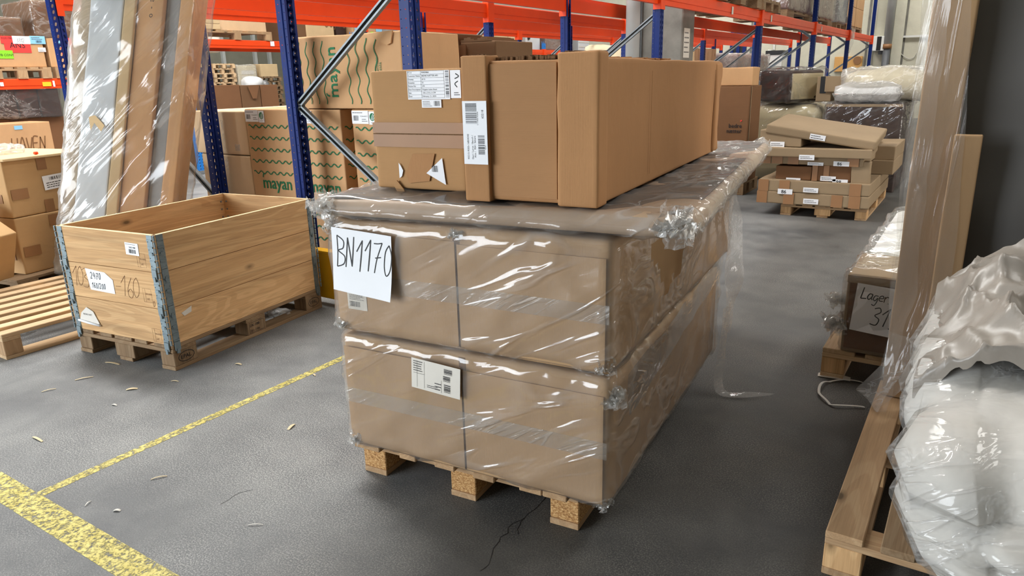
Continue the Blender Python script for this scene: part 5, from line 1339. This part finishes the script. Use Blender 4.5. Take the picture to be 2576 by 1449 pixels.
# tall carton
TY = 2.965
xa = onY(2285, 350, TY).x; xb = onY(2411, 335, TY).x; xc_ = onY(2476, 337, TY).x; zc_ = onY(2440, 336, TY).z
tall = carton_abs('tall_carton', 'tall brown carton in hanging film behind the white quilt', xa + .02, xb, TY, TY + .16, .146, 2.0, mat='main', seed=230, cat='carton', amp=.004)
low_ = carton_abs('low_carton', 'shorter brown carton panel in front of the dark grey cover', xb - .012, xc_, TY - .045, TY - .008, .146, zc_, mat='main', seed=231)
def col(px, py, Y): return onY(px, py, Y)
A = [(2332, -60), (2316, 120), (2288, 330), (2262, 560), (2243, 740), (2240, 830), (2222, 940), (2205, 1035)]
B = [(2450, -60), (2442, 150), (2428, 330), (2410, 520), (2392, 700), (2370, 830), (2330, 900), (2290, 960)]
Yr = [TY - .05, TY - .05, TY - .055, TY - .06, TY - .07, TY - .1, TY - .14, TY - .18]
loc = tall.matrix_basis.inverted()
tl_ = Vector(tall.location)
fs = sheet('hanging_film', tall, [[col(p[0], p[1], y) - tl_ for p, y in zip(A, Yr)], [col(p[0], p[1], y) - tl_ for p, y in zip(B, Yr)]], mat='film_drape', seed=9, amp=.012, freq=5, n=4)
fs2 = sheet('hanging_film', tall, [[col(p[0] - 6, p[1], y + .02) - tl_ for p, y in zip(A, Yr)], [col(p[0] + 60 - (p[1] > 800)*30, p[1], y - .015) - tl_ for p, y in zip(A, Yr)]], mat='film_drape', seed=14, amp=.012, freq=9, n=4)
fs3 = sheet('film_foot', tall, [[col(p[0], p[1], y) - tl_ for p, y in (((2240, 830), TY - .08), ((2225, 900), TY - .1), ((2190, 940), TY - .12), ((2150, 975), TY - .1), ((2150, 985), TY - .1))],
                                [col(p[0], p[1], y) - tl_ for p, y in (((2300, 850), TY - .12), ((2270, 930), TY - .15), ((2230, 985), TY - .18), ((2215, 1030), TY - .2), ((2210, 1035), TY - .2))]], mat='film_tail', seed=4, amp=.02, n=4)
# dark covered panel behind
dk = carton_abs('dark_cover_panel', 'tall dark grey plastic-covered panel standing on the right', xb - .04, 1.3, TY + .165, TY + .3, .146, 2.2, mat='dark_panel', seed=232, cat='panel', amp=.035, step=.05)
# white quilt in film
def ridge(v, k=4.0): return (1 - min(1, abs(noise.noise(v))*k))**2
def quilt_disp(p, n):
    fold = .05*noise.noise(p*2.4 + Vector((1, 5, 3))) + .02*noise.noise(p*6) + .006*noise.noise(p*17)
    fold -= .045*ridge(Vector((p.x*2.2 + p.z*2.0, p.y*2.0, p.z*3.4 - p.x)) + Vector((4, 2, 9)))
    fold -= .022*ridge(Vector((p.x*5 - p.z*4, p.y*5, p.z*6)) + Vector((1, 7, 2)))
    # rolled layers along the front foot
    if n.y < -.2 or n.x < -.2:
        fold += .035*math.sin(p.z*21 + 2.2*noise.noise(p*2.2) + p.x*3)*max(0, 1 - p.z/.4)
    return p + n*fold
QX0, QX1, QY0, QY1 = -.13, 1.2, 1.64, 2.80
def slump(v):
    k = max(0, min(1, (v.y + (QY1 - QY0)/2)/(QY1 - QY0))); s = max(0, min(1, v.z/.7)); hx_ = (QX1 - QX0)/2
    left = max(0, min(1, (.1 - v.x)/(hx_ + .1)))
    v.z *= .60 + .28*k
    v.x += left*.2*(1 - s)**1.3*(1 - .75*k)
    v.y += -.08*math.sin(min(1, s*1.5)*PI)*(1 - k)
    return v
V, F = gridbox(QX1 - QX0, QY1 - QY0, .70, .025, .2, quilt_disp)
V = [slump(v) for v in V]
qu = mk('white_quilt', V, F, 'fabric', None, True); qu.location = ((QX0 + QX1)/2, (QY0 + QY1)/2, .15)
tag(qu, 'bulky white quilt folded in clear film on the right foreground pallet', 'quilt')
V2, F2 = gridbox(QX1 - QX0 + .012, QY1 - QY0 + .012, .706, .025, .2, lambda p, n: crinkle(.012, 3.6, 17)(quilt_disp(p, n) + n*.001, n))
V2 = [slump(v) for v in V2]; mk('plastic_wrap', V2, F2, 'film_quilt', qu, True)
# crumpled grey plastic cover thrown on the quilt
V, F = [], []; n_ = 76
for i in range(n_ + 1):
    for j in range(n_ + 1):
        s_, t_ = i/n_, j/n_
        x = -.06 + s_*.66; y = 2.06 + t_*.68
        k = (y - QY0)/(QY1 - QY0); z = .15 + .70*(.60 + .28*k) + .03
        e_ = min(s_, 1 - s_, t_, 1 - t_)
        q = Vector((x*4.2 + y*1.5, y*4.2 - x, 3.3))
        f1 = ridge(q, 3.2); f2 = ridge(q*2.1 + Vector((5, 1, 0)), 3); f3 = ridge(q*4.3 + Vector((2, 8, 0)), 3)
        z += .05*f1 + .024*f2 + .008*f3 + .05*noise.noise(q*.8)
        fr0 = max(0, 1 - t_/.22); z -= .13*fr0**1.5*(.5 + .8*noise.noise(Vector((x*7, 1, 1)))**2*4)
        lf = max(0, 1 - s_/.2); z -= .10*lf**1.6; z += .05*math.exp(-((s_ - .28)/.1)**2)
        x += .03*noise.noise(q*1.3 + Vector((9, 9, 0))) ; y += .03*noise.noise(q*1.3 + Vector((3, 3, 9))) - .05*fr0*f1
        V.append(Vector((x, y, z)))
F = [(i*(n_ + 1) + j, (i + 1)*(n_ + 1) + j, (i + 1)*(n_ + 1) + j + 1, i*(n_ + 1) + j + 1) for i in range(n_) for j in range(n_)]
o0 = Vector((.26, 2.37, .7)); bg = mk('grey_plastic_cover', [v - o0 for v in V], F, 'silver_bag', None, True); bg.location = o0
tag(bg, 'crumpled shiny grey plastic cover lying on the white quilt', 'plastic cover')

# ------------------------------------------------------------------ bits on the floor
pts = [onZ(px, py, .004) for px, py in ((2170, 962), (2120, 960), (2080, 962), (2062, 975), (2062, 995), (2080, 1012), (2105, 1024), (2175, 1026))]
V, F = [], []
S = spline3(pts, 5)
for i, p in enumerate(S):
    d = (S[min(i + 1, len(S) - 1)] - S[max(i - 1, 0)]).normalized(); n_ = Vector((-d.y, d.x, 0))*.006
    h_ = .004 + .01*abs(math.sin(i*.35)); V += [Vector((p.x, p.y, h_)) + n_, Vector((p.x, p.y, h_)) - n_, Vector((p.x, p.y, h_ + .0012)) - n_, Vector((p.x, p.y, h_ + .0012)) + n_]
F = [(4*i + a, 4*i + (a + 1) % 4, 4*(i + 1) + (a + 1) % 4, 4*(i + 1) + a) for i in range(len(S) - 1) for a in range(4)]
o = mk('packing_strap', V, F, 'strap', None, True); tag(o, 'white plastic packing strap looped on the floor beside the right pallet', 'strap')
def chip(px, py, l, w, a, label, mat='splinter', name='wood_splinter', cat='splinter'):
    p = onZ(px, py, 0); mb = MB(); n = 5; V = []; F = []
    for i in range(n + 1):
        k = i/n; ww = w*(.5 + .5*math.sin(PI*(.15 + .7*k))); z = .003 + .004*math.sin(k*PI)
        V += [Vector((l*(k - .5), -ww/2, z - .0015)), Vector((l*(k - .5), ww/2, z - .0015)), Vector((l*(k - .5), ww/2, z)), Vector((l*(k - .5), -ww/2, z))]
    F = [(4*i + a_, 4*i + (a_ + 1) % 4, 4*(i + 1) + (a_ + 1) % 4, 4*(i + 1) + a_) for i in range(n) for a_ in range(4)] + [(0, 3, 2, 1), (4*n, 4*n + 1, 4*n + 2, 4*n + 3)]
    o = mk(name, V, F, mat, None); o.location = (p.x, p.y, 0); o.rotation_euler = (0, 0, a); return tag(o, label, cat)
chip(733, 1075, .05, .014, 1.9, 'short pale splinter upright in the picture right of the thin yellow line')
chip(95, 1106, .08, .01, .0, 'long pale splinter near the left edge above the thick yellow line')
chip(400, 1203, .055, .005, 1.0, 'thin splinter below the middle of the thin yellow line')
chip(332, 980, .05, .018, .8, 'broad wood splinter in front of the crate, below its pallet')
chip(212, 953, .08, .008, 1.1, 'slim splinter below the left foot of the crate')
chip(123, 983, .06, .006, 1.2, 'thin splinter left below the crate')
chip(283, 915, .1, .012, .2, 'long splinter between the two front feet of the crate')
chip(790, 944, .03, .008, -.3, 'small splinter touching the thin yellow line by the wrapped load')
chip(643, 1322, .05, .003, .6, 'hair-thin white thread on the floor in the lower middle', 'strap', 'thread', 'thread')
chip(295, 1286, .025, .01, .5, 'tiny white flake on the thick yellow line side', 'strap', 'flake', 'flake')
chip(222, 1268, .03, .004, 2.0, 'tiny white thread beside the thick yellow line', 'strap', 'thread', 'thread')
chip(288, 1020, .03, .008, .2, 'small pale flake mid floor before the crate', 'strap', 'flake', 'flake')
chip(440, 960, .04, .006, .4, 'small splinter right below the near foot of the crate')
chip(600, 917, .04, .012, .2, 'pale splinter right of the crate near foot')
chip(112, 870, .05, .008, .9, 'thin pale splinter beside the slatted pallet')
chip(2098, 949, .14, .06, .1, 'flat scrap of grey paper in front of the Lager 31 pallet', 'paper_grey', 'paper_scrap', 'paper scrap')
# crumpled film scraps
for px, py, s_, lb in ((1255, 0, 0, None), (705, 792, .07, 'scrap of white film under the far end of the crate'), (45, 835, .09, 'crumpled white film lying under the slatted pallet')):
    if lb:
        V, F = gridbox(s_*2, s_, s_*.3, s_/4, s_*.1, crinkle(s_*.3, .9/s_, 4)); p = onZ(px, py, 0)
        o = mk('film_scrap', V, F, 'film_hazy', None, True); o.location = (p.x, p.y, .001); o.rotation_euler = (0, 0, .4); tag(o, lb, 'film scrap')
V, F = gridbox(.7, .3, .03, .05, .01, crinkle(.02, 6, 4)); p = onZ(1925, 440, 0)
o = mk('paper_pile', V, F, 'paper_grey', None, True); o.location = (p.x, p.y, .001); tag(o, 'loose papers on the floor by the bedre naetter carton', 'papers')

# ------------------------------------------------------------------ roof lamps seen only as light
for k, (x, y, sx_, sy_, _p) in enumerate(ROOF):
    a, b = sx_/2 + .06, sy_/2 + .06
    t = MB().box(x - a - .06, x - a, y - b, y + b, 7.3, ZC).box(x + a, x + a + .06, y - b, y + b, 7.3, ZC).box(x - a, x + a, y - b - .06, y - b, 7.3, ZC).box(x - a, x + a, y + b, y + b + .06, 7.3, ZC)
    tag(t.build('trim_%d' % (k + 1), 'white_metal'), 'white upstand frame around roof light', kind='structure')
for o in list(bpy.data.objects):
    for k in ('sx', 'sy', 'sz'):
        if k in o: del o[k]
